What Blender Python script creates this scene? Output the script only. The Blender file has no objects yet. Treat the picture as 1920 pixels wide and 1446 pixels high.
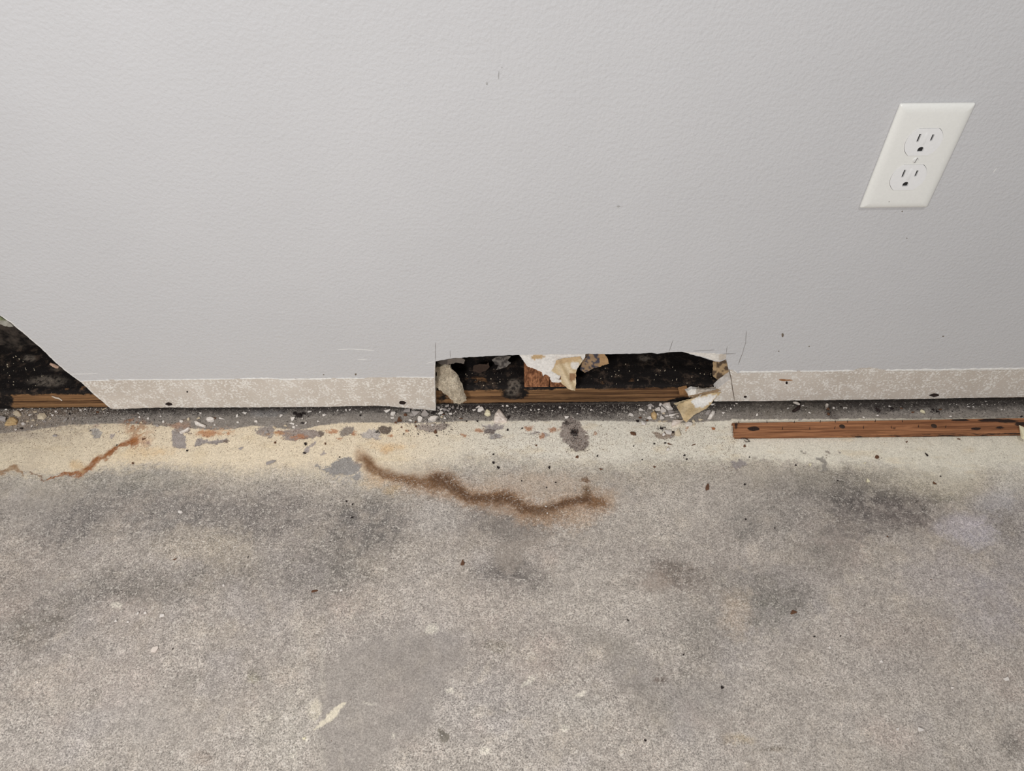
import bpy, bmesh, math, random
import numpy as np
from mathutils import Vector, Matrix
from mathutils.geometry import delaunay_2d_cdt

# ------------------------------------------------------------------ camera, world, lamps, exposure
F_PX, PITCH, ROLL, CAM_D, CAM_H = 1441.84, math.radians(48.053), math.radians(-0.594), 0.66769, 0.79431
sc = bpy.context.scene
COL = sc.collection
_f = np.array([0.0, math.cos(PITCH), -math.sin(PITCH)])
_r0 = np.array([1.0, 0.0, 0.0]); _u0 = np.cross(_r0, _f)
CR = math.cos(ROLL) * _r0 + math.sin(ROLL) * _u0
CU = -math.sin(ROLL) * _r0 + math.cos(ROLL) * _u0
CP = np.array([0.0, -CAM_D, CAM_H])
cam_data = bpy.data.cameras.new('camera'); cam = bpy.data.objects.new('camera', cam_data); COL.objects.link(cam)
cam.matrix_world = Matrix(((CR[0], CU[0], -_f[0], CP[0]), (CR[1], CU[1], -_f[1], CP[1]), (CR[2], CU[2], -_f[2], CP[2]), (0, 0, 0, 1)))
cam_data.sensor_fit = 'HORIZONTAL'; cam_data.sensor_width = 36.0
cam_data.lens = 36.0 * F_PX / 1920.0
cam_data.clip_start = 0.02
sc.camera = cam

world = bpy.data.worlds.new('room_ambient'); sc.world = world; world.use_nodes = True
world.node_tree.nodes['Background'].inputs[0].default_value = (0.97, 0.985, 1.0, 1)
world.node_tree.nodes['Background'].inputs[1].default_value = 0.20

def lamp(name, loc, size, watts, col=(1, 0.992, 0.985), aim=(0, 0, -1)):
    l = bpy.data.lights.new(name, 'AREA'); l.shape = 'RECTANGLE'; l.size, l.size_y = size
    l.energy = watts; l.color = col
    o = bpy.data.objects.new(name, l); COL.objects.link(o); o.location = loc
    o.rotation_euler = Vector(aim).to_track_quat('-Z', 'Y').to_euler()
    return o
lamp('work_lamp', (-0.45, -1.25, 1.05), (0.25, 0.25), 14, aim=(0.35, 1.15, -0.8))
lamp('ceiling_lamp', (0.3, -1.3, 2.35), (0.30, 0.30), 16)

sc.view_settings.view_transform = 'Standard'; sc.view_settings.look = 'None'
sc.view_settings.exposure = 0.0; sc.view_settings.gamma = 1.0; sc.view_settings.use_curve_mapping = False

# ------------------------------------------------------------------ helpers
rng = np.random.default_rng(7); random.seed(7)
def lin1(c):
    c = c / 255.0
    return c / 12.92 if c <= 0.04045 else ((c + 0.055) / 1.055) ** 2.4
def lin(c): return tuple(lin1(v) for v in c)
GAIN = [1.0]                                 # albedo of a colour as read off a brightly lit surface
def lin4(c): return tuple(lin1(v) * GAIN[0] for v in c) + (1.0,)

def ray(px, py):
    d = _f + CR * ((px - 960) / F_PX) + CU * ((723 - py) / F_PX)
    return d
def on_y(px, py, Y=0.0):                     # point of the plane y = Y (wall and things parallel to it)
    d = ray(px, py); t = (Y - CP[1]) / d[1]; return CP + d * t
def on_z(px, py, Z=0.0):                     # point of the plane z = Z (floor and things lying on it)
    d = ray(px, py); t = (Z - CP[2]) / d[2]; return CP + d * t
def plan(P):                                 # authoring coordinates of points (N,3)
    d = P - CP; w = d @ _f
    return 960 + F_PX * (d @ CR) / w, 723 - F_PX * (d @ CU) / w
def mm_per_px(p): return float((p - CP) @ _f) / F_PX

_tabs = [rng.random((256, 256)) for _ in range(6)]
def vnoise(x, y, s=0):
    t = _tabs[s % 6]; x = np.asarray(x, float) + 37.3 * s; y = np.asarray(y, float) + 11.7 * s
    xi = np.floor(x).astype(int); yi = np.floor(y).astype(int); fx = x - xi; fy = y - yi
    fx = fx * fx * (3 - 2 * fx); fy = fy * fy * (3 - 2 * fy)
    a = t[xi & 255, yi & 255]; b = t[(xi + 1) & 255, yi & 255]; c = t[xi & 255, (yi + 1) & 255]; d = t[(xi + 1) & 255, (yi + 1) & 255]
    return (a + (b - a) * fx) * (1 - fy) + (c + (d - c) * fx) * fy
def fbm(x, y, o=4, s=0):
    v = 0; a = 0.5; n = 0
    for i in range(o):
        v = v + a * vnoise(x * 2 ** i, y * 2 ** i, s + i); n += a; a *= 0.55
    return v / n * 2 - 1                     # about -1..1
def sstep(a, b, x):
    t = np.clip((x - a) / (b - a), 0, 1); return t * t * (3 - 2 * t)

def link(o, parent=None):
    COL.objects.link(o)
    if parent is not None: o.parent = parent
    return o
def tag(o, label=None, cat=None, group=None, kind=None):
    if label: o['label'] = label
    if cat: o['category'] = cat
    if group: o['group'] = group
    if kind: o['kind'] = kind
    return o
def mesh_obj(name, verts, faces, mat, parent=None, smooth=False):
    me = bpy.data.meshes.new(name); me.from_pydata([tuple(map(float, v)) for v in verts], [], [tuple(map(int, f)) for f in faces])
    for m in (mat if isinstance(mat, (list, tuple)) else [mat]): me.materials.append(m)
    if smooth: me.polygons.foreach_set('use_smooth', [True] * len(me.polygons))
    me.update()
    return link(bpy.data.objects.new(name, me), parent)
def bm_obj(name, bm, mat, parent=None, smooth=False):
    me = bpy.data.meshes.new(name); bm.to_mesh(me); bm.free()
    for m in (mat if isinstance(mat, (list, tuple)) else [mat]): me.materials.append(m)
    if smooth: me.polygons.foreach_set('use_smooth', [True] * len(me.polygons))
    return link(bpy.data.objects.new(name, me), parent)
def empty(name, loc):
    o = bpy.data.objects.new(name, None); o.location = tuple(map(float, loc)); o.empty_display_size = 0.02; return link(o)
def fattr(me, name, vals):
    a = me.attributes.new(name, 'FLOAT', 'POINT'); a.data.foreach_set('value', np.asarray(vals, np.float32).ravel())
def cattr(me, name, cols):
    a = me.attributes.new(name, 'FLOAT_COLOR', 'POINT')
    c = np.ones((len(cols), 4), np.float32); c[:, :3] = cols; a.data.foreach_set('color', c.ravel())

# node building
class NT:
    def __init__(s, name, rough=0.8, spec=0.3):
        s.m = bpy.data.materials.new(name); s.m.use_nodes = True; s.t = s.m.node_tree
        s.b = s.t.nodes['Principled BSDF']; s.b.inputs['Roughness'].default_value = rough
        s.b.inputs['Specular IOR Level'].default_value = spec
        s.tc = s.t.nodes.new('ShaderNodeTexCoord').outputs['Object']
    def n(s, typ, **kw):
        o = s.t.nodes.new(typ)
        for k, v in kw.items(): setattr(o, k, v)
        return o
    def put(s, sock, v):
        if hasattr(v, 'is_output'): s.t.links.new(v, sock)
        else: sock.default_value = v
    def math(s, op, a, b=0.0, c=None, clamp=False):
        o = s.n('ShaderNodeMath', operation=op, use_clamp=clamp); s.put(o.inputs[0], a); s.put(o.inputs[1], b)
        if c is not None: s.put(o.inputs[2], c)
        return o.outputs[0]
    def mapr(s, v, a, b, c=0.0, d=1.0, smooth=True):
        o = s.n('ShaderNodeMapRange', interpolation_type='SMOOTHSTEP' if smooth else 'LINEAR'); o.clamp = True
        for i, x in enumerate((v, a, b, c, d)): s.put(o.inputs[i], x)
        return o.outputs[0]
    def scaled(s, sx, sy, sz):
        o = s.n('ShaderNodeVectorMath', operation='MULTIPLY'); s.put(o.inputs[0], s.tc); o.inputs[1].default_value = (sx, sy, sz); return o.outputs[0]
    def noise(s, scale, detail=3, rough=0.6, vec=None, dist=0.0):
        o = s.n('ShaderNodeTexNoise'); s.put(o.inputs['Vector'], vec if vec is not None else s.tc)
        o.inputs['Scale'].default_value = scale; o.inputs['Detail'].default_value = detail; o.inputs['Roughness'].default_value = rough
        o.inputs['Distortion'].default_value = dist
        return o.outputs['Fac']
    def voro(s, scale, feature='F1', vec=None):
        o = s.n('ShaderNodeTexVoronoi', feature=feature); s.put(o.inputs['Vector'], vec if vec is not None else s.tc); o.inputs['Scale'].default_value = scale
        return o.outputs
    def mix(s, fac, a, b, blend='MIX'):
        o = s.n('ShaderNodeMix', data_type='RGBA', blend_type=blend); s.put(o.inputs[0], fac)
        s.put(o.inputs[6], a); s.put(o.inputs[7], b); return o.outputs[2]
    def attr(s, name, col=False):
        o = s.n('ShaderNodeAttribute', attribute_name=name); return o.outputs['Color'] if col else o.outputs['Fac']
    def col(s, v): s.put(s.b.inputs['Base Color'], v)
    def bump(s, h, dist, strength=1.0, prev=None):
        o = s.n('ShaderNodeBump'); o.inputs['Strength'].default_value = strength; o.inputs['Distance'].default_value = dist
        s.put(o.inputs['Height'], h)
        if prev is not None: s.put(o.inputs['Normal'], prev)
        s.put(s.b.inputs['Normal'], o.outputs[0]); return o.outputs[0]

# ------------------------------------------------------------------ materials
def m_paint():
    t = NT('grey_eggshell_paint', 0.36, 0.5)
    c = t.mix(t.mapr(t.noise(5, 3), 0.3, 0.7), lin4((202, 201, 202)), lin4((205, 204, 205)))
    t.col(c)
    a = t.noise(270, 2.5, 0.55); b = t.noise(95, 2, 0.5)
    h = t.math('ADD', t.math('MULTIPLY', a, 1.0), t.math('MULTIPLY', b, 0.35))
    w = t.noise(14, 2, 0.5)
    n = t.bump(h, 0.0015, 0.48)
    t.bump(w, 0.003, 0.15, n)
    return t.m
def m_board():
    t = NT('bare_textured_drywall', 0.85, 0.2)
    sp = t.noise(330, 4, 0.66, dist=0.3)
    big = t.noise(60, 4, 0.62)
    f = t.mapr(t.math('ADD', sp, t.math('MULTIPLY', t.math('SUBTRACT', big, 0.5), 0.55)), 0.49, 0.60)
    tan = t.mix(t.mapr(t.noise(9, 4), 0.3, 0.75), lin4((192, 182, 171)), lin4((206, 197, 187)))
    c = t.mix(f, tan, lin4((228, 223, 216)))
    st = t.mapr(t.noise(17, 5, 0.7), 0.62, 0.8)
    c = t.mix(t.math('MULTIPLY', st, 0.5), c, lin4((150, 118, 92)))
    t.col(c); t.bump(f, 0.0003, 0.5)
    return t.m
def m_plain(name, c1, c2, scale=250, rough=0.9, bump=0.0003, spec=0.2):
    t = NT(name, rough, spec); n = t.noise(scale, 4, 0.6)
    t.col(t.mix(t.mapr(n, 0.35, 0.65), lin4(c1), lin4(c2)))
    if bump: t.bump(n, bump, 0.8)
    return t.m
def m_attr(name, rough=0.9, scale=350, amt=0.12, bump=0.0003):
    t = NT(name, rough, 0.2); n = t.noise(scale, 4, 0.65)
    c = t.mix(1.0, t.attr('col', True), t.mix(t.mapr(n, 0.3, 0.7), (1 - amt,) * 3 + (1,), (1 + amt,) * 3 + (1,)), 'MULTIPLY')
    t.col(c)
    if bump: t.bump(n, bump, 0.8)
    return t.m
def m_timber():
    t = NT('mouldy_framing_timber', 0.85, 0.2)
    g = t.noise(1, 5, 0.6, t.scaled(7, 260, 330), 0.6); g2 = t.noise(1, 3, 0.6, t.scaled(30, 900, 1100))
    c = t.mix(t.mapr(g, 0.36, 0.64), lin4((74, 50, 34)), lin4((154, 116, 80)))
    c = t.mix(t.mapr(g2, 0.5, 0.75, 0, 0.5), c, lin4((72, 46, 30)))
    c = t.mix(1.0, c, t.attr('tint', True), 'MULTIPLY')
    mold_dark = t.attr('mold_dark'); mn = t.noise(160, 5, 0.7)
    mf = t.mapr(t.math('ADD', mold_dark, t.math('MULTIPLY', t.math('SUBTRACT', mn, 0.5), 0.9)), 0.35, 0.65)
    fz = t.mapr(t.noise(85, 5, 0.7), 0.5, 0.72)
    black = t.mix(fz, lin4((26, 22, 21)), lin4((82, 68, 58)))
    black = t.mix(t.math('MULTIPLY', t.mapr(t.attr('fuzz'), 0.1, 0.9), t.mapr(mn, 0.35, 0.6)), black, lin4((112, 102, 92)))
    dust = t.mapr(t.noise(1100, 2, 0.5), 0.72, 0.76)
    black = t.mix(t.math('MULTIPLY', dust, 0.7), black, lin4((190, 180, 170)))
    t.col(t.mix(mf, c, black)); t.bump(t.math('ADD', g, mn), 0.0006, 0.8)
    return t.m
def m_stud():
    t = NT('weathered_stud_timber', 0.85, 0.2)
    g = t.noise(1, 5, 0.65, t.scaled(420, 420, 120)); h = t.noise(60, 4, 0.6)
    c = t.mix(t.mapr(g, 0.35, 0.68), lin4((96, 60, 40)), lin4((180, 126, 90)))
    c = t.mix(t.mapr(h, 0.58, 0.75), c, lin4((70, 42, 28)))
    t.col(c); t.bump(g, 0.0006, 0.8)
    return t.m
def m_tack():
    t = NT('stained_tack_strip_timber', 0.8, 0.25)
    g = t.noise(1, 4, 0.55, t.scaled(9, 330, 330), 1.2); g2 = t.noise(1, 3, 0.6, t.scaled(40, 1400, 1400))
    c = t.mix(t.mapr(g, 0.35, 0.66), lin4((112, 72, 48)), lin4((172, 120, 84)))
    c = t.mix(t.mapr(g2, 0.5, 0.8, 0, 0.6), c, lin4((96, 60, 42)))
    dk = t.mapr(t.math('ADD', t.attr('mold_dark'), t.math('MULTIPLY', t.math('SUBTRACT', t.noise(1, 4, 0.7, t.scaled(60, 260, 260)), 0.5), 1.0)), 0.4, 0.62)
    c = t.mix(dk, c, lin4((46, 33, 28)))
    t.col(c); t.bump(g, 0.0004, 0.8)
    return t.m
def m_floor():
    t = NT('stained_concrete', 0.82, 0.28)
    base = t.attr('col', True); sp = t.attr('speck')
    n1 = t.noise(700, 2, 0.6); n2 = t.noise(190, 4, 0.65); n3 = t.noise(1300, 1, 0.6); n4 = t.noise(75, 4, 0.65)
    amp = t.math('MULTIPLY_ADD', sp, 2.7, 0.9)
    gr = t.math('ADD', t.math('MULTIPLY', t.math('SUBTRACT', n1, 0.5), 1.0), t.math('MULTIPLY', t.math('SUBTRACT', n3, 0.5), 0.45))
    g = t.math('MULTIPLY_ADD', gr, amp, 1.0)
    mo = t.math('MULTIPLY_ADD', t.math('SUBTRACT', n4, 0.5), 0.9, 1.0)
    mo = t.math('ADD', mo, t.math('MULTIPLY', t.math('SUBTRACT', n2, 0.5), 0.5))
    mo = t.math('MULTIPLY_ADD', t.math('SUBTRACT', mo, 1.0), t.math('MULTIPLY_ADD', sp, 0.9, 0.3), 1.0)
    fac = t.math('MAXIMUM', t.math('MULTIPLY', g, mo), 0.3)
    cc = t.n('ShaderNodeCombineColor')
    for i in range(3): t.put(cc.inputs[i], fac)
    c = t.mix(1.0, base, cc.outputs[0], 'MULTIPLY')
    m = t.mapr(t.math('ADD', t.noise(560, 3, 0.6), t.math('MULTIPLY', t.math('SUBTRACT', n2, 0.5), 0.5)), 0.57, 0.625)
    c = t.mix(t.math('MULTIPLY', m, sp), c, t.attr('lite', True))
    vo = t.voro(150); fl = t.mapr(vo['Distance'], 0.26, 0.16)
    rc = t.n('ShaderNodeSeparateColor'); t.put(rc.inputs[0], vo['Color'])
    fl = t.math('MULTIPLY', fl, t.mapr(rc.outputs[0], 0.93, 0.95))
    c = t.mix(t.math('MULTIPLY', fl, t.math('MULTIPLY', sp, 0.85)), c, lin4((206, 198, 188)))
    t.col(c)
    h = t.math('ADD', t.math('MULTIPLY', m, sp), t.math('MULTIPLY', n3, 0.3))
    t.bump(h, 0.0004, 0.55)
    return t.m
def m_simple(name, c, rough=0.4, spec=0.5, metal=0.0):
    t = NT(name, rough, spec); n = t.noise(400, 2)
    t.col(t.mix(n, lin4(c), lin4(tuple(min(255, v * 1.04 + 1) for v in c)))); t.b.inputs['Metallic'].default_value = metal
    return t.m

PAINT = m_paint(); GAIN[0] = 1.1; BOARD = m_board(); GAIN[0] = 1.0
GYPSUM = m_plain('white_gypsum', (214, 208, 202), (232, 227, 222))
FILM_EDGE = m_plain('white_caulk_and_paint_edge', (222, 217, 210), (238, 235, 230), 300, 0.7)
GAIN[0] = 1.05; TIMBER = m_timber(); STUD = m_stud(); GAIN[0] = 1.1; TACK = m_tack(); FLOOR = m_floor(); GAIN[0] = 1.0
SHEET = m_attr('torn_board_paper'); WOOL = m_attr('matted_insulation_wool', 1.0, 600, 0.35, 0.0008)
PLASTIC = m_simple('white_plate_plastic', (232, 231, 226), 0.28, 0.5)
PLASTIC2 = m_simple('white_receptacle_plastic', (234, 233, 232), 0.32, 0.5)
SLOT = m_simple('dark_contact_slot', (26, 24, 26), 0.6)
SCREW = m_simple('painted_screw', (226, 225, 222), 0.3, 0.6)
STEEL = m_simple('rusted_dark_steel', (62, 46, 38), 0.6, 0.5, 0.4)
SCRATCH = m_simple('knife_scratch_shadow', (128, 122, 118), 0.9)
SCRATCHW = m_simple('bare_scratch', (228, 226, 222), 0.9)
CRACK = m_simple('open_crack', (92, 78, 66), 0.9)
GAIN[0] = 1.2
C_WHITE = m_plain('pale_plaster_crumb', (206, 198, 190), (226, 219, 212), 500)
C_GREY = m_plain('grey_plaster_crumb', (142, 135, 131), (172, 164, 159), 500)
C_TAN = m_plain('tan_paper_crumb', (182, 152, 108), (204, 176, 134), 400)
C_BEIGE = m_plain('beige_crumb', (186, 170, 146), (208, 194, 170), 400)
C_CREAM = m_plain('cream_flake', (222, 212, 178), (232, 224, 196), 400)
C_DARK = m_plain('black_mould_crumb', (24, 20, 20), (52, 44, 42), 600)
C_BROWN = m_plain('brown_crumb', (78, 54, 40), (112, 80, 60), 500)
C_RUST = m_plain('rust_flake', (150, 92, 58), (178, 118, 80), 500)
C_PINK = m_plain('pinkish_plaster_flake', (208, 194, 182), (226, 214, 204), 300)
GAIN[0] = 1.0
MATS = dict(w=C_WHITE, g=C_GREY, t=C_TAN, b=C_BEIGE, c=C_CREAM, d=C_DARK, n=C_BROWN, r=C_RUST, p=C_PINK)

# ------------------------------------------------------------------ floor
FLOOR_GAIN = 1.2
def axis(lo, a, b, hi, step, coarse):
    return np.concatenate([np.arange(lo, a, coarse), np.arange(a, b, step), np.arange(b, hi + 1e-6, coarse)])
def build_floor():
    xs = axis(-1.6, -0.74, 0.74, 1.6, 0.00105, 0.04); ys = np.concatenate([np.arange(-2.2, -0.47, 0.04), np.arange(-0.47, -0.135, 0.0014), np.arange(-0.135, 0.018, 0.0008), np.arange(0.018, 0.27, 0.04)])
    X, Y = np.meshgrid(xs, ys); ny, nx = X.shape; X = X.ravel(); Y = Y.ravel()
    cl = np.stack([np.clip(X, -0.75, 0.75), np.maximum(Y, -0.5), np.zeros_like(X)], 1)
    U, V = plan(np.stack([X, np.maximum(Y, -0.62), np.zeros_like(X)], 1))
    mX, mY = X * 1000, Y * 1000
    w1 = fbm(mX / 22, mY / 22, 5, 0); w2 = fbm(mX / 22, mY / 22, 5, 2); w3 = fbm(mX / 6, mY / 6, 4, 1); w4 = fbm(mX / 60, mY / 60, 4, 3)
    hf = fbm(mX / 3.2, mY / 3.2, 3, 4); wm = fbm(mX / 11, mY / 11, 4, 5)
    Uw = U + 16 * w1 + 6 * w3; Vw = V + 12 * w2 + 5 * hf
    vf = fbm(mX / 1.6, mY / 1.6, 2, 0)
    Us = U + 5 * w3 + 3.5 * hf + 1.5 * vf; Vs = V + 3 * fbm(mX / 3.2, mY / 3.2, 3, 2) + 3.5 * fbm(mX / 6, mY / 6, 4, 5) + 1.2 * fbm(mX / 1.6, mY / 1.6, 2, 3)
    def blob(cx, cy, rx, ry, ang=0.0, hard=0.0, sharp=False):
        u, v = (Us, Vs) if sharp else (Uw, Vw)
        a = math.radians(ang); du, dv = u - cx, v - cy
        p = (du * math.cos(a) + dv * math.sin(a)) / rx; q = (-du * math.sin(a) + dv * math.cos(a)) / ry
        d = np.sqrt(p * p + q * q)
        if not sharp: d = d + 0.30 * w3 + 0.16 * hf + 0.22 * wm
        m = 1 - sstep(0.30 + 0.6 * hard, 1.3 - 0.2 * hard, d)
        return m if sharp or hard else m * (0.82 + 0.4 * wm)
    gn = sstep(-0.75, 0.35, hf + 0.5 * w3 + 0.3 * vf)
    def stroke(pts, width, soft=0.6, sharp=False, ww=None):
        u, v = (Us, Vs) if sharp else (U + 5 * w1 + 5 * w3, V + 4 * w2 + 4 * hf)
        best = np.full(U.shape, 1e9)
        for i in range(len(pts) - 1):
            (ax, ay), (bx, by) = pts[i][:2], pts[i + 1][:2]
            wa = pts[i][2] if len(pts[i]) > 2 else width; wb = pts[i + 1][2] if len(pts[i + 1]) > 2 else width
            L2 = (bx - ax) ** 2 + (by - ay) ** 2
            t = np.clip(((u - ax) * (bx - ax) + (v - ay) * (by - ay)) / L2, 0, 1)
            d = np.hypot(u - ax - t * (bx - ax), v - ay - t * (by - ay)) / (wa + (wb - wa) * t)
            best = np.minimum(best, d)
        return (1 - sstep(1 - soft, 1 + soft, best + (0 if sharp else 0.35 * hf + 0.45 * wm))) * (1 if sharp else 0.72 + 0.28 * gn)
    def poly(pts, soft=2.0, sharp=True):
        u, v = (Us, Vs) if sharp else (Uw, Vw)
        ins = np.zeros(U.shape, bool); dist = np.full(U.shape, 1e9)
        for i in range(len(pts)):
            (ax, ay), (bx, by) = pts[i], pts[(i + 1) % len(pts)]
            c = ((ay > v) != (by > v)) & (u < (bx - ax) * (v - ay) / ((by - ay) if by != ay else 1e-9) + ax)
            ins ^= c
            L2 = (bx - ax) ** 2 + (by - ay) ** 2
            t = np.clip(((u - ax) * (bx - ax) + (v - ay) * (by - ay)) / L2, 0, 1)
            dist = np.minimum(dist, np.hypot(u - ax - t * (bx - ax), v - ay - t * (by - ay)))
        sd = np.where(ins, dist, -dist)
        return sstep(-soft, soft, sd)
    N = len(X)
    C = np.empty((N, 3)); C[:] = lin((151, 142, 134))
    speck = np.full(N, 0.62) + 0.25 * wm + 0.15 * w4
    def over(m, rgb, a=1.0):
        k = (np.clip(m, 0, 1) * a)[:, None]; C[:] = C * (1 - k) + np.array(lin(rgb)) * k
    # broad concrete tone
    over(sstep(-0.5, 0.6, w4), (160, 151, 142), 0.8)
    over(sstep(0.05, 0.6, fbm(mX / 26, mY / 26, 4, 1)), (172, 160, 146), 0.45)
    over(sstep(0.1, 0.8, fbm(mX / 110, mY / 110, 3, 5)), (150, 144, 142), 0.6)
    over(sstep(0.2, 0.8, fbm(mX / 35, mY / 35, 4, 3)), (132, 124, 117), 0.5)
    over(sstep(1150, 1420, V + 60 * w4), (160, 152, 143), 0.55)
    over(sstep(0.1, 0.7, fbm(mX / 70 + 9, mY / 50, 4, 2)), (168, 152, 142), 0.4); over(sstep(0.15, 0.7, fbm(mX / 60 + 40, mY / 60, 4, 4)), (156, 149, 145), 0.5)
    over(sstep(0.25, 0.7, fbm(mX / 14, mY / 14, 4, 0)), (182, 171, 157), 0.4)
    C *= (1 + 0.15 * wm + 0.09 * w3 + 0.05 * hf)[:, None]
    dark = [(270, 905, 130, 26, 0, .75, (112, 109, 108)), (150, 950, 130, 60, -20, .55, (116, 111, 107)), (120, 990, 80, 40, -25, .6, (112, 106, 102)),
            (330, 960, 110, 55, -10, .6, (110, 105, 103)), (420, 985, 90, 50, 0, .45, (112, 106, 104)), (520, 965, 130, 60, 0, .6, (108, 102, 99)), (690, 985, 85, 75, -35, .75, (104, 99, 96)),
            (600, 1050, 130, 50, -25, .6, (112, 106, 100)), (640, 1085, 80, 40, -20, .5, (108, 103, 97)), (360, 1090, 180, 34, -12, .55, (112, 106, 99)), (240, 1090, 70, 34, 0, .4, (112, 106, 99)),
            (70, 1170, 90, 42, -25, .65, (108, 101, 93)), (170, 1110, 60, 30, -20, .5, (104, 99, 94)), (20, 1100, 60, 30, 0, .4, (118, 110, 102)),
            (940, 985, 85, 40, 10, .7, (112, 105, 100)), (960, 1075, 75, 32, 0, .7, (98, 92, 94)), (1000, 1090, 60, 25, 15, .6, (96, 90, 92)), (905, 1090, 90, 25, 10, .4, (112, 106, 104)),
            (1275, 1080, 60, 32, 20, .65, (108, 98, 90)), (1240, 1065, 40, 20, 0, .5, (112, 102, 94)), (1180, 1085, 60, 20, -15, .45, (122, 110, 100)), (1290, 1170, 90, 45, 0, .45, (118, 113, 106)),
            (1630, 930, 120, 55, 10, .95, (92, 86, 82)), (1690, 950, 75, 45, 15, .6, (96, 88, 84)), (1540, 905, 130, 32, 0, .7, (108, 102, 98)), (1700, 905, 110, 30, 5, .5, (110, 104, 100)), (1460, 960, 110, 60, 0, .5, (118, 112, 106)),
            (1600, 985, 70, 35, 0, .55, (104, 97, 98)), (1770, 930, 32, 14, 0, .8, (92, 88, 80)), (1810, 922, 16, 12, 0, .6, (100, 92, 84)), (1390, 985, 30, 40, 0, .5, (106, 102, 97)), (1560, 1015, 50, 30, 0, .45, (116, 110, 104)),
            (1420, 1105, 100, 40, 10, .55, (114, 108, 100)), (1450, 1150, 70, 40, 0, .55, (110, 106, 98)), (1500, 1120, 50, 30, 0, .45, (114, 108, 102)), (1540, 1040, 100, 30, 0, .35, (120, 114, 106)),
            (1880, 985, 60, 30, 30, .45, (116, 108, 100)), (1700, 1200, 120, 60, 0, .3, (126, 118, 110)), (1330, 1210, 70, 40, 0, .4, (120, 114, 106)), (1300, 1300, 80, 60, 30, .4, (124, 118, 110)),
            (1900, 1400, 25, 30, 0, .5, (104, 98, 92)), (178, 1306, 22, 16, -40, .55, (112, 106, 96)), (478, 1270, 14, 12, 30, .55, (120, 114, 96)), (350, 1278, 30, 14, 0, .4, (118, 112, 104)),
            (1215, 900, 60, 14, 0, .35, (140, 130, 120)), (1450, 1402, 28, 6, 0, .7, (108, 98, 86)), (1100, 1200, 22, 30, 0, .3, (124, 118, 112)), (930, 1210, 30, 10, 0, .4, (122, 114, 100)), (1235, 1272, 9, 7, 0, .7, (96, 82, 74))]
    for cx, cy, rx, ry, an, a, rgb in dark:
        over(blob(cx, cy, rx * 1.08, ry * 1.12, an) * (0.35 + 0.95 * sstep(-.55, .35, wm * .8 + w3 * .6)), (rgb[0], rgb[1], min(rgb[2], rgb[1] - 4)), min(1, a * 1.12))
    for cx, cy, rx, ry, an, a, rgb in [(780, 1060, 120, 60, 0, .4, (164, 154, 142)), (60, 960, 80, 50, 0, .5, (160, 152, 144)), (40, 1050, 70, 60, 0, .4, (162, 150, 140)), (360, 1020, 90, 35, 0, .5, (166, 154, 138)),
            (430, 1030, 50, 50, 0, .4, (168, 156, 138)), (220, 1260, 160, 80, -20, .45, (166, 156, 148)), (820, 970, 60, 40, 0, .5, (166, 160, 154)), (1100, 1100, 140, 80, 0, .4, (160, 152, 144)), (1380, 1150, 40, 50, 0, .5, (172, 154, 134)),
            (1810, 985, 62, 26, 0, .75, (176, 168, 172)), (1830, 1010, 50, 20, 0, .6, (170, 164, 168)), (1860, 1130, 90, 90, 0, .4, (158, 152, 156)), (1760, 1080, 90, 60, 0, .4, (158, 150, 150)), (1210, 1180, 120, 60, 0, .35, (166, 158, 150)),
            (1900, 890, 50, 42, -30, .85, (190, 184, 176)), (1870, 935, 50, 30, 0, .5, (172, 168, 170)), (1780, 915, 90, 24, 0, .5, (168, 156, 140)), (1090, 1330, 60, 40, 0, .4, (172, 166, 158)), (60, 1390, 160, 60, 0, .35, (164, 156, 150)),
            (1170, 1230, 60, 20, 30, .3, (140, 134, 126)), (640, 1190, 220, 40, 0, .3, (162, 154, 146)), (520, 1360, 60, 100, 0, .35, (164, 158, 148)), (380, 1420, 30, 20, 0, .4, (150, 132, 118)), (1390, 1385, 30, 12, 0, .5, (168, 150, 122))]:
        over(blob(cx, cy, rx, ry, an), rgb, a)
    over(blob(1290, 940, 150, 60), (176, 167, 157), .6); over(blob(1180, 985, 90, 40), (170, 161, 150), .5); over(blob(1120, 1110, 160, 70), (172, 163, 153), .5); over(blob(840, 1130, 200, 60), (170, 160, 150), .5); over(blob(1620, 1250, 260, 120), (164, 155, 147), .4)
    # smooth trowelled patches without grains
    smooth = np.zeros(N)
    pm = poly([(596, 1260), (660, 1205), (760, 1185), (850, 1190), (884, 1230), (880, 1250), (835, 1270), (815, 1310), (820, 1350), (780, 1390), (700, 1446), (610, 1470), (600, 1380), (585, 1320)], 22, False)
    over(pm, (137, 130, 124), .55); smooth = np.maximum(smooth, pm * .7)
    pm = poly([(925, 1015), (1000, 1010), (1035, 985), (1028, 1010), (985, 1030), (980, 1060), (950, 1076), (935, 1060)], 9, False)
    over(pm, (140, 130, 120), .55); smooth = np.maximum(smooth, pm * .6)
    pm = poly([(920, 965), (1000, 975), (1030, 995), (990, 1015), (930, 1012), (905, 985)], 12, False)
    over(pm, (122, 114, 106), .5); smooth = np.maximum(smooth, pm * .5)
    pm = blob(1230, 1090, 40, 22); over(pm, (136, 120, 108), .5); smooth = np.maximum(smooth, pm * .7)
    pm = poly([(1050, 1165), (1110, 1180), (1200, 1215), (1230, 1250), (1240, 1300), (1290, 1360), (1240, 1380), (1150, 1290), (1130, 1230)], 14, False)
    comb = 0.5 + 0.5 * np.sin(U * 1.15 + 0.2 * V)
    over(pm * (0.5 + 0.5 * comb), (122, 115, 106), .45); smooth = np.maximum(smooth, pm * .45)
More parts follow.
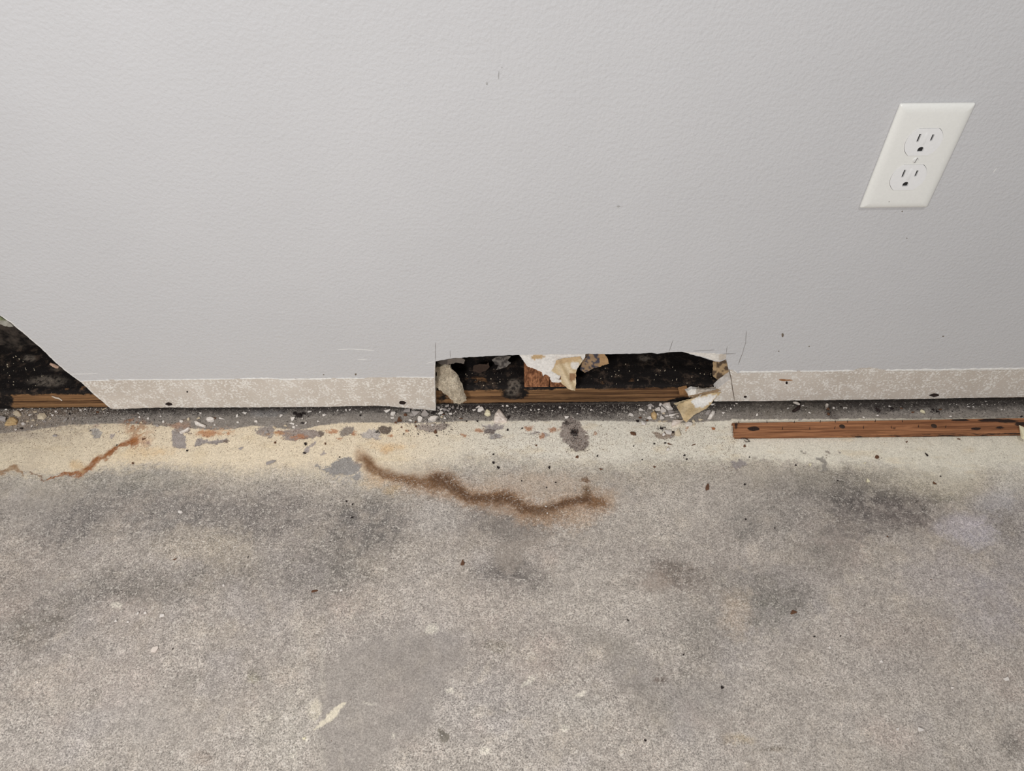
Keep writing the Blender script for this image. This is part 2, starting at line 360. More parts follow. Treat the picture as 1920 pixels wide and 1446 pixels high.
    for cx, cy, rx, ry, a in [(60, 930, 90, 40, .7), (1560, 1010, 60, 30, .5), (1300, 1330, 70, 60, .5), (300, 1350, 150, 60, .5), (1480, 900, 110, 24, .4), (1130, 930, 60, 20, .5)]:
        smooth = np.maximum(smooth, blob(cx, cy, rx, ry) * a)
    lx = blob(590, 1330, 13, 24, 8, .3, True); over(lx, (200, 190, 172), .75)
    lx = stroke([(592, 1366, 1.5), (612, 1350, 5), (630, 1335, 7), (646, 1318, 2)], 5, .3, True); over(lx, (206, 196, 176), .95); smooth = np.maximum(smooth, lx)
    for (x0, y0, x1, y1, w) in [(545, 1230, 552, 1446, 10), (588, 1360, 606, 1446, 10), (560, 1180, 580, 1330, 8), (600, 1200, 605, 1290, 6)]:
        s_ = stroke([(x0, y0), (x1, y1)], w, .7); over(s_, (176, 168, 156), .28)
    for cx, cy, rx, ry, an in [(572, 1385, 7, 6, 0), (548, 1418, 8, 5, 0), (690, 1319, 12, 1.6, 5), (738, 1380, 3, 7, 0), (990, 1278, 22, 4, -35), (810, 1180, 14, 10, 0), (1090, 1302, 16, 4, -35), (845, 1295, 10, 5, 0), (910, 1408, 12, 9, 0), (1060, 1366, 9, 7, 0), (218, 1135, 10, 8, 0), (560, 1296, 6, 6, 0), (505, 1345, 5, 5, 0)]:
        over(blob(cx, cy, rx, ry, an, .3, True), (206, 198, 184), .7)
    w_ = poly([(817, 1367), (830, 1365), (844, 1376), (842, 1386), (833, 1393), (824, 1384)], 2); over(w_, (96, 90, 80), .8); smooth = np.maximum(smooth, w_ * .7)
    # cream adhesive / paint band
    xs_ = np.array([-400, 0, 120, 200, 300, 450, 560, 640, 700, 780, 850, 960, 1100, 1200, 1300, 1400, 1480, 1560, 1640, 1700, 1800, 1860, 2400.])
    lo = np.array([890, 888, 892, 878, 872, 884, 880, 890, 895, 880, 865, 862, 872, 868, 866, 862, 868, 872, 872, 890, 905, 880, 890.])
    so = np.array([12, 12, 10, 14, 14, 24, 26, 26, 30, 30, 26, 26, 22, 26, 22, 8, 8, 14, 20, 30, 36, 26, 26.])
    hi = np.interp(U, [-400, 0, 60, 130, 200, 250, 330, 400, 440, 470, 500, 560, 600, 640, 700, 780, 860, 1100, 1180, 1280, 1370, 1372, 1920, 2400],
                   [812, 812, 806, 796, 794, 794, 800, 806, 803, 798, 800, 806, 797, 792, 792, 793, 789, 788, 789, 792, 788, 786, 783, 783])
    edge = np.interp(U, xs_, lo); sf = np.interp(U, xs_, so)
    cream = sstep(-1.6, 1.6, V + 1.6 * hf - hi) * (1 - sstep(-sf, sf, V + 9 * w2 + 9 * hf + 6 * w3 - edge))
    # cream thins out where the floor was scuffed
    cream *= 1 - 0.75 * blob(640, 870, 44, 22, -10, .3, True) * 0
    cream_c = np.array(lin((216, 201, 176)))[None] * np.ones((N, 1))
    k = sstep(700, 1000, U)[:, None]; cream_c = cream_c * (1 - k) + np.array(lin((220, 213, 198))) * k
    k = sstep(1000, 1800, U)[:, None]; cream_c = cream_c * (1 - k) + np.array(lin((210, 203, 187))) * k
    k = (0.35 * sstep(0, .7, fbm(mX / 30, mY / 12, 4, 2)))[:, None]; cream_c = cream_c * (1 - k) + np.array(lin((206, 186, 152))) * k
    k = (0.6 * sstep(250, 0, U) * sstep(-.3, .6, w1))[:, None]; cream_c = cream_c * (1 - k) + np.array(lin((196, 180, 158))) * k
    kk = cream[:, None] * .96; C[:] = C * (1 - kk) + cream_c * kk
    # residue dust between grains beneath the band
    halo = (1 - sstep(0, 75, V - edge)) * sstep(-10, 5, V - edge) * (0.45 + 0.35 * w1); over(halo, (196, 186, 166), .6)
    speck = speck * (1 - 0.93 * cream)
    over(blob(1750, 905, 130, 26), (176, 166, 148), .5)
    # bare grey strip where the baseboard stood, dirt and painted shade under the board
    bare = (1 - sstep(-1.6, 1.6, V + 1.6 * hf - hi)); bare = np.where(Y > 0.02, 1, bare)
    over(bare, (130, 123, 116), 1.0); speck = np.where(bare > .5, .18, speck)
    over(bare * sstep(0.1, .6, fbm(mX / 14, mY / 5, 4, 1)), (150, 143, 136), .6)
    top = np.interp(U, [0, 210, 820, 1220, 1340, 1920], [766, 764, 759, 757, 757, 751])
    grime_shade = bare * (1 - sstep(2, 20, V + 6 * w3 + 4 * hf - top)); over(grime_shade, (40, 35, 33), .85)  # mould dirt and the shade of the gap, painted as one dark tone
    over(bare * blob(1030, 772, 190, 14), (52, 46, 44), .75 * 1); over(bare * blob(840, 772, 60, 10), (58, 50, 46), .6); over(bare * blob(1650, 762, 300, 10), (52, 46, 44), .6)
    over(bare * blob(100, 772, 120, 12), (104, 92, 82), .7); over(bare * blob(560, 768, 200, 9), (74, 68, 65), .6); over(bare * blob(1480, 768, 130, 14), (112, 104, 94), .6)
    over(bare * blob(1560, 775, 14, 12), (70, 62, 58), .8); over(bare * blob(500, 775, 40, 8), (150, 148, 148), .5)
    over(bare * sstep(200, 20, U) * blob(60, 785, 130, 22), (150, 134, 118), .75)
    # left end: dirty mix of cream and grit
    over(blob(70, 806, 150, 22) * sstep(-.1, .5, hf + w3), (150, 134, 120), .7); over(blob(30, 818, 60, 12), (160, 146, 134), .5)
    # spalled chips showing bare concrete
    chips = [([(321, 806), (340, 806), (349, 826), (348, 840), (340, 842), (330, 836), (321, 834)], (146, 138, 136)), ([(326, 795), (360, 796), (356, 812), (330, 812)], (140, 130, 124)),
             ([(372, 820), (384, 822), (396, 826), (410, 824), (424, 822), (424, 829), (404, 832), (385, 832), (366, 836), (362, 830)], (140, 132, 130)), ([(415, 826), (425, 823), (430, 827), (424, 831)], (116, 102, 92)),
             ([(475, 806), (490, 800), (512, 798), (516, 806), (505, 820), (490, 818)], (142, 133, 128)), ([(520, 806), (560, 805), (590, 806), (606, 812), (600, 818), (545, 826), (530, 822)], (142, 130, 124)),
             ([(634, 812), (640, 805), (648, 798), (662, 802), (664, 812), (650, 816), (638, 817)], (132, 122, 114)), ([(592, 808), (602, 806), (608, 814), (600, 818)], (110, 98, 88)),
             ([(708, 800), (716, 798), (738, 801), (736, 808), (720, 814), (712, 814)], (92, 80, 72)), ([(678, 812), (694, 802), (710, 808), (712, 822), (690, 822), (680, 820)], (172, 164, 158)), ([(701, 806), (708, 804), (710, 810), (704, 812)], (52, 46, 44)),
             ([(567, 848), (574, 838), (584, 832), (592, 826), (596, 826), (580, 842), (574, 850)], (156, 146, 142)), ([(601, 850), (607, 844), (611, 849), (603, 854)], (156, 146, 142)),
             ([(590, 875), (596, 871), (604, 878), (616, 874), (634, 860), (656, 858), (672, 868), (678, 870), (672, 884), (664, 886), (652, 892), (640, 886), (626, 890), (612, 886), (600, 878)], (136, 132, 134)),
             ([(656, 892), (676, 884), (680, 895), (665, 902)], (140, 136, 136)), ([(902, 796), (945, 795), (951, 800), (930, 806), (915, 806)], (152, 144, 142)), ([(904, 804), (928, 804), (926, 811), (908, 811)], (104, 94, 92)), ([(916, 812), (930, 812), (945, 818), (940, 822), (918, 822), (918, 818)], (154, 148, 146)),
             ([(984, 814), (1000, 810), (1012, 806), (1014, 810), (1000, 815)], (168, 160, 154)), ([(1016, 812), (1030, 812), (1030, 818), (1020, 820)], (164, 156, 150)),
             ([(1056, 790), (1070, 782), (1088, 788), (1092, 802), (1100, 812), (1106, 820), (1102, 836), (1096, 846), (1080, 845), (1068, 838), (1058, 826), (1050, 814), (1050, 802)], (142, 130, 122)),
             ([(170, 806), (180, 803), (189, 810), (188, 818), (180, 823), (172, 820)], (158, 152, 146)), ([(178, 794), (188, 794), (188, 801), (180, 801)], (190, 170, 152)), ([(205, 815), (220, 813), (214, 820), (205, 822)], (156, 146, 142)), ([(268, 828), (280, 830), (292, 833), (275, 834)], (158, 148, 142)),
             ([(1532, 858), (1545, 856), (1552, 866), (1550, 884), (1538, 884), (1542, 870)], (140, 134, 126)), ([(1368, 868), (1390, 862), (1402, 870), (1380, 878)], (142, 134, 132)), ([(1500, 843), (1510, 846), (1504, 850)], (150, 142, 132)), ([(1546, 844), (1556, 846), (1554, 852), (1548, 850)], (148, 138, 128)),
             ([(775, 795), (800, 792), (850, 796), (835, 804), (805, 812), (790, 806)], (150, 138, 130)), ([(1222, 808), (1240, 812), (1262, 806), (1272, 815), (1250, 822), (1230, 820)], (150, 134, 120))]
    relief = np.zeros(N)
    for pts, rgb in chips:
        m = poly(pts, 0.9); over(m, (rgb[0], rgb[1], min(rgb[2], rgb[1] - 3)), .95); speck = speck * (1 - m) + .2 * m; relief -= m * 0.0006
    over(blob(650, 895, 45, 18) * sstep(-.1, .3, hf), (146, 142, 140), .7)
    over(blob(1090, 838, 18, 10) * sstep(-.1, .4, hf), (70, 58, 50), .6); over(blob(1076, 812, 9, 10, 0, .3, True) * sstep(-.4, .2, hf), (26, 22, 24), 1); over(blob(1066, 792, 10, 8, 0, 0, True) * sstep(-.2, .3, hf), (60, 52, 48), .8)
    # rust marks
    def rust(m, rgb, a): over(m, rgb, a)
    for cx, cy, rx, ry in [(560, 818, 16, 4), (622, 808, 13, 3.5), (664, 812, 5, 4), (636, 822, 7, 2), (732, 817, 4, 3), (763, 808, 4, 4), (897, 807, 8, 4.5), (870, 816, 7, 3), (991, 803, 11, 4.5), (1037, 805, 11, 4), (1016, 817, 6, 5.5), (1115, 814, 5, 3), (522, 811, 10, 4), (428, 813, 7, 4), (1288, 804, 5, 2), (390, 812, 24, 6)]:
        rust(blob(cx, cy, rx, ry, 0, .4, True), (166, 112, 76), .8)
    rust(blob(400, 812, 44, 9) * sstep(-.2, .3, hf), (186, 140, 100), .7); rust(blob(730, 835, 40, 12), (206, 168, 118), .6); rust(blob(720, 842, 22, 8) * sstep(-.2, .3, hf), (176, 132, 84), .5); rust(blob(515, 815, 26, 9) * sstep(-.2, .3, hf), (190, 144, 96), .6)
    r1 = stroke([(-30, 886, 5), (2, 887, 5), (10, 884, 3), (20, 878, 4), (29, 876, 4.5), (36, 883, 3), (45, 888, 2), (44, 893, 1)], 4, .5); rust(r1, (140, 104, 70), .85)
    rust(stroke([(56, 886, 1.2), (66, 890, 1.5), (76, 893, 1.5), (79, 902, 1.2)], 1.3, .5, True), (122, 94, 74), .9); rust(stroke([(82, 903, 1), (95, 896, 1), (112, 892, 1.5), (120, 888, 4), (132, 889, 4.5), (148, 888, 5), (160, 882, 5), (170, 874, 5), (176, 864, 6), (186, 860, 5), (198, 858, 5), (206, 850, 6), (214, 842, 5), (224, 836, 4), (236, 832, 6), (250, 830, 8)], 4, .55), (140, 88, 50), 1.0)
    rust(blob(146, 872, 16, 11), (196, 160, 110), .6); rust(blob(258, 806, 26, 24) * sstep(-.35, .15, hf + .4 * w3), (150, 98, 58), .85); rust(blob(255, 795, 34, 12) * sstep(-.2, .2, hf), (128, 82, 50), .7); rust(blob(262, 828, 24, 10), (170, 112, 66), .55); rust(blob(280, 845, 50, 10), (206, 172, 124), .5); rust(blob(330, 795, 30, 6), (170, 120, 80), .5); rust(blob(250, 858, 60, 12), (216, 190, 150), .4)
    # the large brown tide mark
    tide = blob(1000, 912, 130, 34); over(tide, (176, 156, 136), .65); smooth = np.maximum(smooth, tide * .5)
    over(stroke([(676, 852, 11), (700, 882, 14), (730, 896, 14), (770, 906, 15), (812, 905, 24), (850, 915, 20), (880, 930, 18), (920, 936, 20), (960, 942, 21), (1000, 962, 22), (1050, 960, 24), (1100, 945, 26), (1132, 940, 20)], 14, .85), (160, 130, 102), .75)
    over(stroke([(684, 860, 8), (704, 884, 8), (728, 892, 8), (760, 900, 8), (790, 906, 9), (815, 902, 16), (836, 904, 16), (858, 918, 12), (880, 932, 9), (905, 937, 12), (935, 932, 13), (962, 940, 12), (985, 953, 11), (1004, 960, 13), (1032, 955, 11), (1058, 945, 10), (1085, 938, 11), (1110, 938, 12), (1128, 942, 8)], 8, .75), (114, 84, 58), 1.0)
    over(stroke([(818, 898, 10), (836, 902, 11), (858, 918, 7), (880, 932, 5), (915, 936, 7), (950, 936, 8), (985, 953, 6), (1010, 962, 7), (1040, 951, 6), (1070, 941, 5), (1100, 935, 7), (1102, 920, 6)], 6, .8), (86, 62, 44), .9)
    over(blob(1098, 901, 11, 5, 0, .2), (108, 82, 60), .85); over(blob(1100, 918, 12, 9), (112, 88, 64), .7); over(blob(1030, 972, 60, 14), (140, 116, 94), .5); over(blob(1100, 975, 26, 14), (172, 152, 132), .5); over(blob(735, 920, 16, 12), (182, 156, 116), .55); over(blob(700, 900, 26, 14), (190, 160, 124), .4)
    tm = stroke([(684, 862), (815, 904), (880, 932), (1000, 960), (1108, 936)], 13, .7); smooth = np.maximum(smooth, tm * .7)
    speck = speck * (1 - smooth) * (1 - 0.22 * sstep(1150, 1450, U))
    # pale grains take the tone around them
    lite = C * 0.25 + np.array(lin((222, 214, 203))) * 0.75
    Z = relief + np.where(np.abs(X) < .75, 0.00022 * hf + 0.0004 * w1, 0) * (1 - np.clip(np.abs(V - 803) / 1, 0, 1) * 0) - 0.0005
    me = bpy.data.meshes.new('floor')
    me.vertices.add(N); me.vertices.foreach_set('co', np.stack([X, Y, Z], 1).astype(np.float32).ravel())
    i = np.arange((ny - 1) * (nx - 1)); r, c = i // (nx - 1), i % (nx - 1); a = r * nx + c
    q = np.stack([a, a + 1, a + nx + 1, a + nx], 1).astype(np.int32)
    me.loops.add(q.size); me.loops.foreach_set('vertex_index', q.ravel())
    me.polygons.add(len(q)); me.polygons.foreach_set('loop_start', np.arange(0, q.size, 4, dtype=np.int32))
    me.update(calc_edges=True); me.polygons.foreach_set('use_smooth', np.ones(len(q), bool))
    C *= FLOOR_GAIN; lite *= FLOOR_GAIN
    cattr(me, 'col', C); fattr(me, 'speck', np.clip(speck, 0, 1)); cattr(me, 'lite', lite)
    me.materials.append(FLOOR); me.validate()
    o = link(bpy.data.objects.new('floor', me)); tag(o, 'stained bare concrete floor with a cream residue band along the wall', kind='structure')
    return o
build_floor()

# ------------------------------------------------------------------ wall
def densify(pts, step, jit=0.0, seed=3):
    r = random.Random(seed); out = []
    for i in range(len(pts)):
        a, b = pts[i], pts[(i + 1) % len(pts)]
        L = math.hypot(b[0] - a[0], b[1] - a[1]); n = max(1, int(L / step))
        nx, ny = (-(b[1] - a[1]) / L, (b[0] - a[0]) / L) if L else (0, 0)
        for k in range(n):
            t = k / n; j = r.uniform(-jit, jit) if k else 0
            out.append((a[0] + (b[0] - a[0]) * t + nx * j, a[1] + (b[1] - a[1]) * t + ny * j))
    return out
def inside(p, poly):
    x, y = p; c = False
    for i in range(len(poly)):
        (ax, ay), (bx, by) = poly[i], poly[i - 1]
        if (ay > y) != (by > y) and x < (bx - ax) * (y - ay) / (by - ay) + ax: c = not c
    return c
def cdt(outer, holes=(), extra=()):
    vs = [Vector(p) for p in outer]; es = [(i, (i + 1) % len(outer)) for i in range(len(outer))]
    for h in holes:
        b = len(vs); vs += [Vector(p) for p in h]; es += [(b + i, b + (i + 1) % len(h)) for i in range(len(h))]
    vs += [Vector(p) for p in extra]
    v, e, f, *_ = delaunay_2d_cdt(vs, es, [], 0, 1e-9)
    keep = []
    for q in f:
        c = (sum(v[i].x for i in q) / len(q), sum(v[i].y for i in q) / len(q))
        if inside(c, outer) and not any(inside(c, h) for h in holes): keep.append(list(q))
    return [(p.x, p.y) for p in v], keep
def prism(outer, holes, y0, y1):
    """plate in the xz plane from y0 (front) to y1 (back); returns verts, faces, number of front faces"""
    p, f = cdt(outer, holes); n = len(p)
    vs = [(a, y0, b) for a, b in p] + [(a, y1, b) for a, b in p]
    edges = {}
    for q in f:
        ar = sum(p[q[i]][0] * p[q[(i + 1) % len(q)]][1] - p[q[(i + 1) % len(q)]][0] * p[q[i]][1] for i in range(len(q)))
        if ar < 0: q.reverse()
        for i in range(len(q)):
            a, b = q[i], q[(i + 1) % len(q)]
            edges[(a, b)] = edges.get((a, b), 0) + 1
    fr = [tuple(q) for q in f]; bk = [tuple(n + i for i in reversed(q)) for q in f]
    sd = [(b, a, n + a, n + b) for (a, b) in edges if (b, a) not in edges]
    return vs, fr + bk + sd, len(fr)
def W(px, py): p = on_y(px, py, 0.0); return (float(p[0]), float(p[2]))

diag = [(207, 766), (190, 751), (175, 739), (163, 727), (150, 715), (136, 705), (120, 693), (100, 675), (78, 653), (60, 638), (43, 623), (30, 613), (20, 604), (10, 598), (0, 591), (-40, 560), (-75, 536)]
lower_l = [(216, 767.5), (260, 765.5), (318, 764), (360, 764.5), (480, 764), (600, 763), (690, 761), (725, 761.5), (770, 766), (808, 769.5), (817, 770.5)]
hole_l = [(817, 758), (816, 740), (815.5, 715), (815.5, 695), (816.5, 677)]
hole_t = [(850, 671), (900, 668), (950, 665.5), (970, 665), (1000, 664.5), (1060, 663.5), (1099, 663), (1140, 663.3), (1165, 663), (1200, 662.5), (1222, 661), (1232, 663), (1245, 661.5), (1255, 659.8), (1279, 659), (1300, 665), (1318, 670), (1330, 674), (1340, 677), (1349, 678), (1356, 675.5), (1361.5, 673)]
hole_r = [(1364, 682), (1366, 692), (1369, 704), (1370, 711), (1362, 716), (1354, 722), (1347, 728), (1341, 734), (1347, 739), (1342, 746), (1338, 752.5)]
lower_r = [(1372, 752.5), (1440, 752), (1500, 751), (1600, 749.8), (1700, 748.3), (1800, 746.6), (1920, 744.8)]
hole_px = diag[::-1] + lower_l + hole_l + hole_t + hole_r + lower_r
def jag(pts, amt, seed):
    r = random.Random(seed); out = []
    for i in range(len(pts) - 1):
        a, b = pts[i], pts[i + 1]; n = max(1, int(math.hypot(b[0] - a[0], b[1] - a[1]) / 5))
        for k in range(n):
            t = k / n; out.append((a[0] + (b[0] - a[0]) * t + r.uniform(-amt, amt) * (k > 0), a[1] + (b[1] - a[1]) * t + r.uniform(-amt, amt) * (k > 0)))
    return out + [pts[-1]]
edge_px = jag(diag[::-1] + lower_l[:1], 0.5, 1)[:-1] + jag(lower_l + hole_l, 0.35, 2)[:-1] + jag(hole_l[-1:] + hole_t, 0.45, 3)[:-1] + jag(hole_t[-1:] + hole_r, 0.8, 4)[:-1] + jag(hole_r[-1:] + lower_r, 0.3, 5)
edge_w = [W(*p) for p in edge_px]
top_l = edge_w[0]
wall_outline = [(-1.6, 0.012), (-0.98, 0.012), (-0.975, 0.16), (top_l[0] - 0.09, top_l[1] + 0.012)] + edge_w + [(1.6, edge_w[-1][1]), (1.6, 2.4), (-1.6, 2.4)]
def ell(px, py, rx, ry, n=11, seed=0):
    r = random.Random(seed); return [W(px + rx * math.cos(t * 2 * math.pi / n) * r.uniform(.8, 1.15), py + ry * math.sin(t * 2 * math.pi / n) * r.uniform(.8, 1.15)) for t in range(n)]
nail_holes = [ell(317, 758, 7, 3.4, seed=1), ell(755, 755.5, 7, 4, seed=2), ell(1752.5, 741.5, 9.5, 3.6, seed=3), ell(1397.5, 744.5, 3.5, 2.2, seed=4), ell(1475, 718, 2.2, 3, seed=5), ell(351, 735, 1.6, 2, seed=6)]
vs, fs, nf = prism(wall_outline, nail_holes, 0.0, 0.0127)
wall = mesh_obj('wall_back', vs, fs, [BOARD, GYPSUM])
wall.data.polygons.foreach_set('material_index', [0] * nf + [1] * (len(fs) - nf)); tag(wall, 'grey painted drywall with cut-out holes and a bare strip along its foot', kind='structure')

NAIL = m_simple('rusty_nail_pit', (40, 26, 20), .9)
for h_ in nail_holes:
    cx_ = sum(p[0] for p in h_) / len(h_); cz_ = sum(p[1] for p in h_) / len(h_); n_ = len(h_)
    rim = [(p[0], 0.0004, p[1]) for p in h_]; pit = [(cx_ + (p[0] - cx_) * .6, 0.0035, cz_ + (p[1] - cz_) * .6) for p in h_]
    mesh_obj('nail_pit', rim + pit, [(i, (i + 1) % n_, n_ + (i + 1) % n_, n_ + i) for i in range(n_)] + [tuple(n_ + i for i in range(n_))], NAIL, wall)
# paint film above the line of the removed baseboard
paint_l = [(150.5, 714.2), (165, 713), (200, 711.5), (250, 711), (300, 711), (340, 710.8), (400, 710), (450, 709.5), (500, 709), (520, 709.5), (560, 708.8), (600, 708.5), (624, 708), (640, 709), (686, 708.5), (690, 707.2), (740, 707), (815.6, 706.5)]
paint_r = [(1366, 692), (1372, 693), (1378, 697.5), (1388, 699), (1432, 698.5), (1440, 697), (1492, 696), (1494, 694.5), (1560, 695), (1600, 693.5), (1608, 691), (1618, 689.5), (1634, 688.7), (1645, 690.5), (1662, 693), (1720, 692.5), (1780, 691.5), (1860, 690.8), (1920, 690)]
i_d = next(i for i, p in enumerate(edge_px) if p[1] > 713.5)
up_d = edge_px[:i_d]
i_hl = next(i for i, p in enumerate(edge_px) if p[0] > 800 and p[1] < 706)
i_hr = next(i for i, p in enumerate(edge_px) if p[0] > 1355 and p[1] > 691)
film_px = up_d + jag(paint_l, 0.4, 11) + edge_px[i_hl:i_hr] + jag(paint_r, 0.5, 12)
film_w = [W(*p) for p in film_px]
# the exposed gypsum tear at the right top corner of the hole
vs, fs, nf = prism([(-1.6, 0.09), (-0.976, 0.09), (-0.975, 0.16), (top_l[0] - 0.09, top_l[1] + 0.012)] + film_w + [(1.6, film_w[-1][1]), (1.6, 2.4), (-1.6, 2.4)], [], -0.0006, -0.00002)
film = mesh_obj('paint_film', vs, fs, [PAINT, FILM_EDGE], wall)
film.data.polygons.foreach_set('material_index', [0] * nf + [1] * (len(fs) - nf))

def ribbon(name, pts, width, mat, parent, Y=-0.0011, depth=0.0010, seed=0, vary=0.5):
    """thin raised bead following points on the wall; width in photo pixels"""
    r = random.Random(seed); d = jag(pts, 0.3, seed); vs = []; fs = []
    for i, (x, y) in enumerate(d):
        a = d[max(0, i - 1)]; b = d[min(len(d) - 1, i + 1)]; L = math.hypot(b[0] - a[0], b[1] - a[1]) or 1
        nx, ny = -(b[1] - a[1]) / L, (b[0] - a[0]) / L
        w = width * (1 + vary * r.uniform(-1, 1)) * (0.25 if i in (0, len(d) - 1) else 1) / 2
        for s, yy in ((-1, Y + depth), (-.45, Y), (.45, Y), (1, Y + depth)):
            p = on_y(x + nx * w * s, y + ny * w * s, 0.0); vs.append((p[0], yy, p[2]))
    for i in range(len(d) - 1):
        for k in range(3): fs.append((4 * i + k, 4 * i + k + 1, 4 * i + k + 5, 4 * i + k + 4))
    return mesh_obj(name, vs, fs, mat, parent)
# beads of caulk left along the paint line
for k, (pts, w) in enumerate([([(1386, 697), (1432, 697), (1494, 695.5)], 4.0), ([(1500, 696), (1560, 695.5), (1600, 694)], 3.0), ([(1660, 694), (1720, 693.5), (1790, 692.5), (1860, 691.8), (1960, 690)], 4.4),
        ([(150, 714.5), (185, 713), (206, 712.5)], 1.8), ([(214, 712), (260, 711.5), (330, 711.5), (400, 710.5), (440, 710)], 1.8), ([(450, 709.5), (510, 709), (530, 711), (556, 711)], 2.4), ([(556, 710.5), (600, 710.5), (622, 709)], 2.6), ([(630, 709), (684, 709)], 2.4), ([(742, 706.5), (815, 707)], 1.6), ([(1374, 691), (1379, 696), (1384, 700)], 3.0)]):
    ribbon('caulk_bead', pts, w, FILM_EDGE, wall, -0.0013, 0.0012, k)
# pale torn edge of the cuts
ribbon('cut_edge', [(diag[i][0] + 1.2, diag[i][1] - .6) for i in range(len(diag) - 2)], 1.6, FILM_EDGE, wall, -0.0009, 0.0009, 21)
ribbon('cut_edge', [(816, 769), (815, 740), (814.5, 700), (815.5, 678)], 1.6, FILM_EDGE, wall, -0.0009, 0.0009, 22)
# scratches and knife cuts
for k, (pts, w, m) in enumerate([([(817, 641), (816.6, 655), (816.6, 676)], .9, SCRATCH), ([(844.3, 656), (844.3, 671)], .8, SCRATCH), ([(1262, 637), (1258.5, 647), (1254, 659)], 1.0, SCRATCH), ([(1363.5, 648), (1361.5, 664)], .8, SCRATCH),
        ([(1399.5, 619), (1398, 640), (1392, 662), (1383.5, 684)], .9, SCRATCH), ([(1300, 658), (1340, 655.5)], .8, SCRATCH), ([(1326, 665.5), (1380, 662)], .9, SCRATCH), ([(634, 655), (660, 654), (702, 656.5)], 1.1, SCRATCHW), ([(670, 674), (688, 673.5)], 1.2, SCRATCHW),
        ([(133, 701), (184, 700)], 1.0, SCRATCHW), ([(800, 681), (815, 677)], 1.2, SCRATCHW), ([(1869, 314), (1861, 324)], 1.6, SCRATCHW)]):
    ribbon('scratch', pts, w, m, wall, -0.00075, 0.0001, 40 + k, .2)
ribbon('crack', [(1366.5, 690), (1370, 706), (1373, 725), (1375.5, 740), (1377, 752)], 1.2, CRACK, wall, -0.0004, 0.0003, 60, .3)
ribbon('rust_smear', [(1460, 712), (1470, 713), (1486, 713)], 3.2, m_plain('rust_smear_colour', (170, 128, 92), (150, 104, 70)), wall, -0.0004, 0.0003, 61, .5)
# specks and scuffs on the paint
SPK = m_simple('dark_speck', (110, 98, 84), .9); SCUFF = m_simple('pale_scuff', (172, 170, 168), .9)
for k, (x, y, rx, ry) in enumerate([(1467, 628, 2.6, 4), (1467, 625, 1.5, 1.2), (1460, 658, 1.2, 1.2), (1517, 649, 1.4, 1), (1159, 386, 4, 2), (1768, 630, 2, 1), (607, 702, 1.5, 1), (667, 701.5, 2, 2.4), (1691, 396, 1.4, 1.4), (913, 156, 2, 3), (935, 140, 1, 8), (941, 126, 1.2, 1.2), (1700, 1446 - 1000, 1, 1)]):
    n = 9; vs = [on_y(x + rx * math.cos(i * 2 * math.pi / n) * random.uniform(.7, 1.2), y + ry * math.sin(i * 2 * math.pi / n) * random.uniform(.7, 1.2), 0) for i in range(n)]
    v3 = [(p[0], -0.0007, p[2]) for p in vs] + [(sum(p[0] for p in vs) / n, -0.0012, sum(p[2] for p in vs) / n)]
    mesh_obj('speck', v3, [(i, (i + 1) % n, n) for i in range(n)], SPK if k not in (4, 9, 10, 11) else SCUFF, wall)

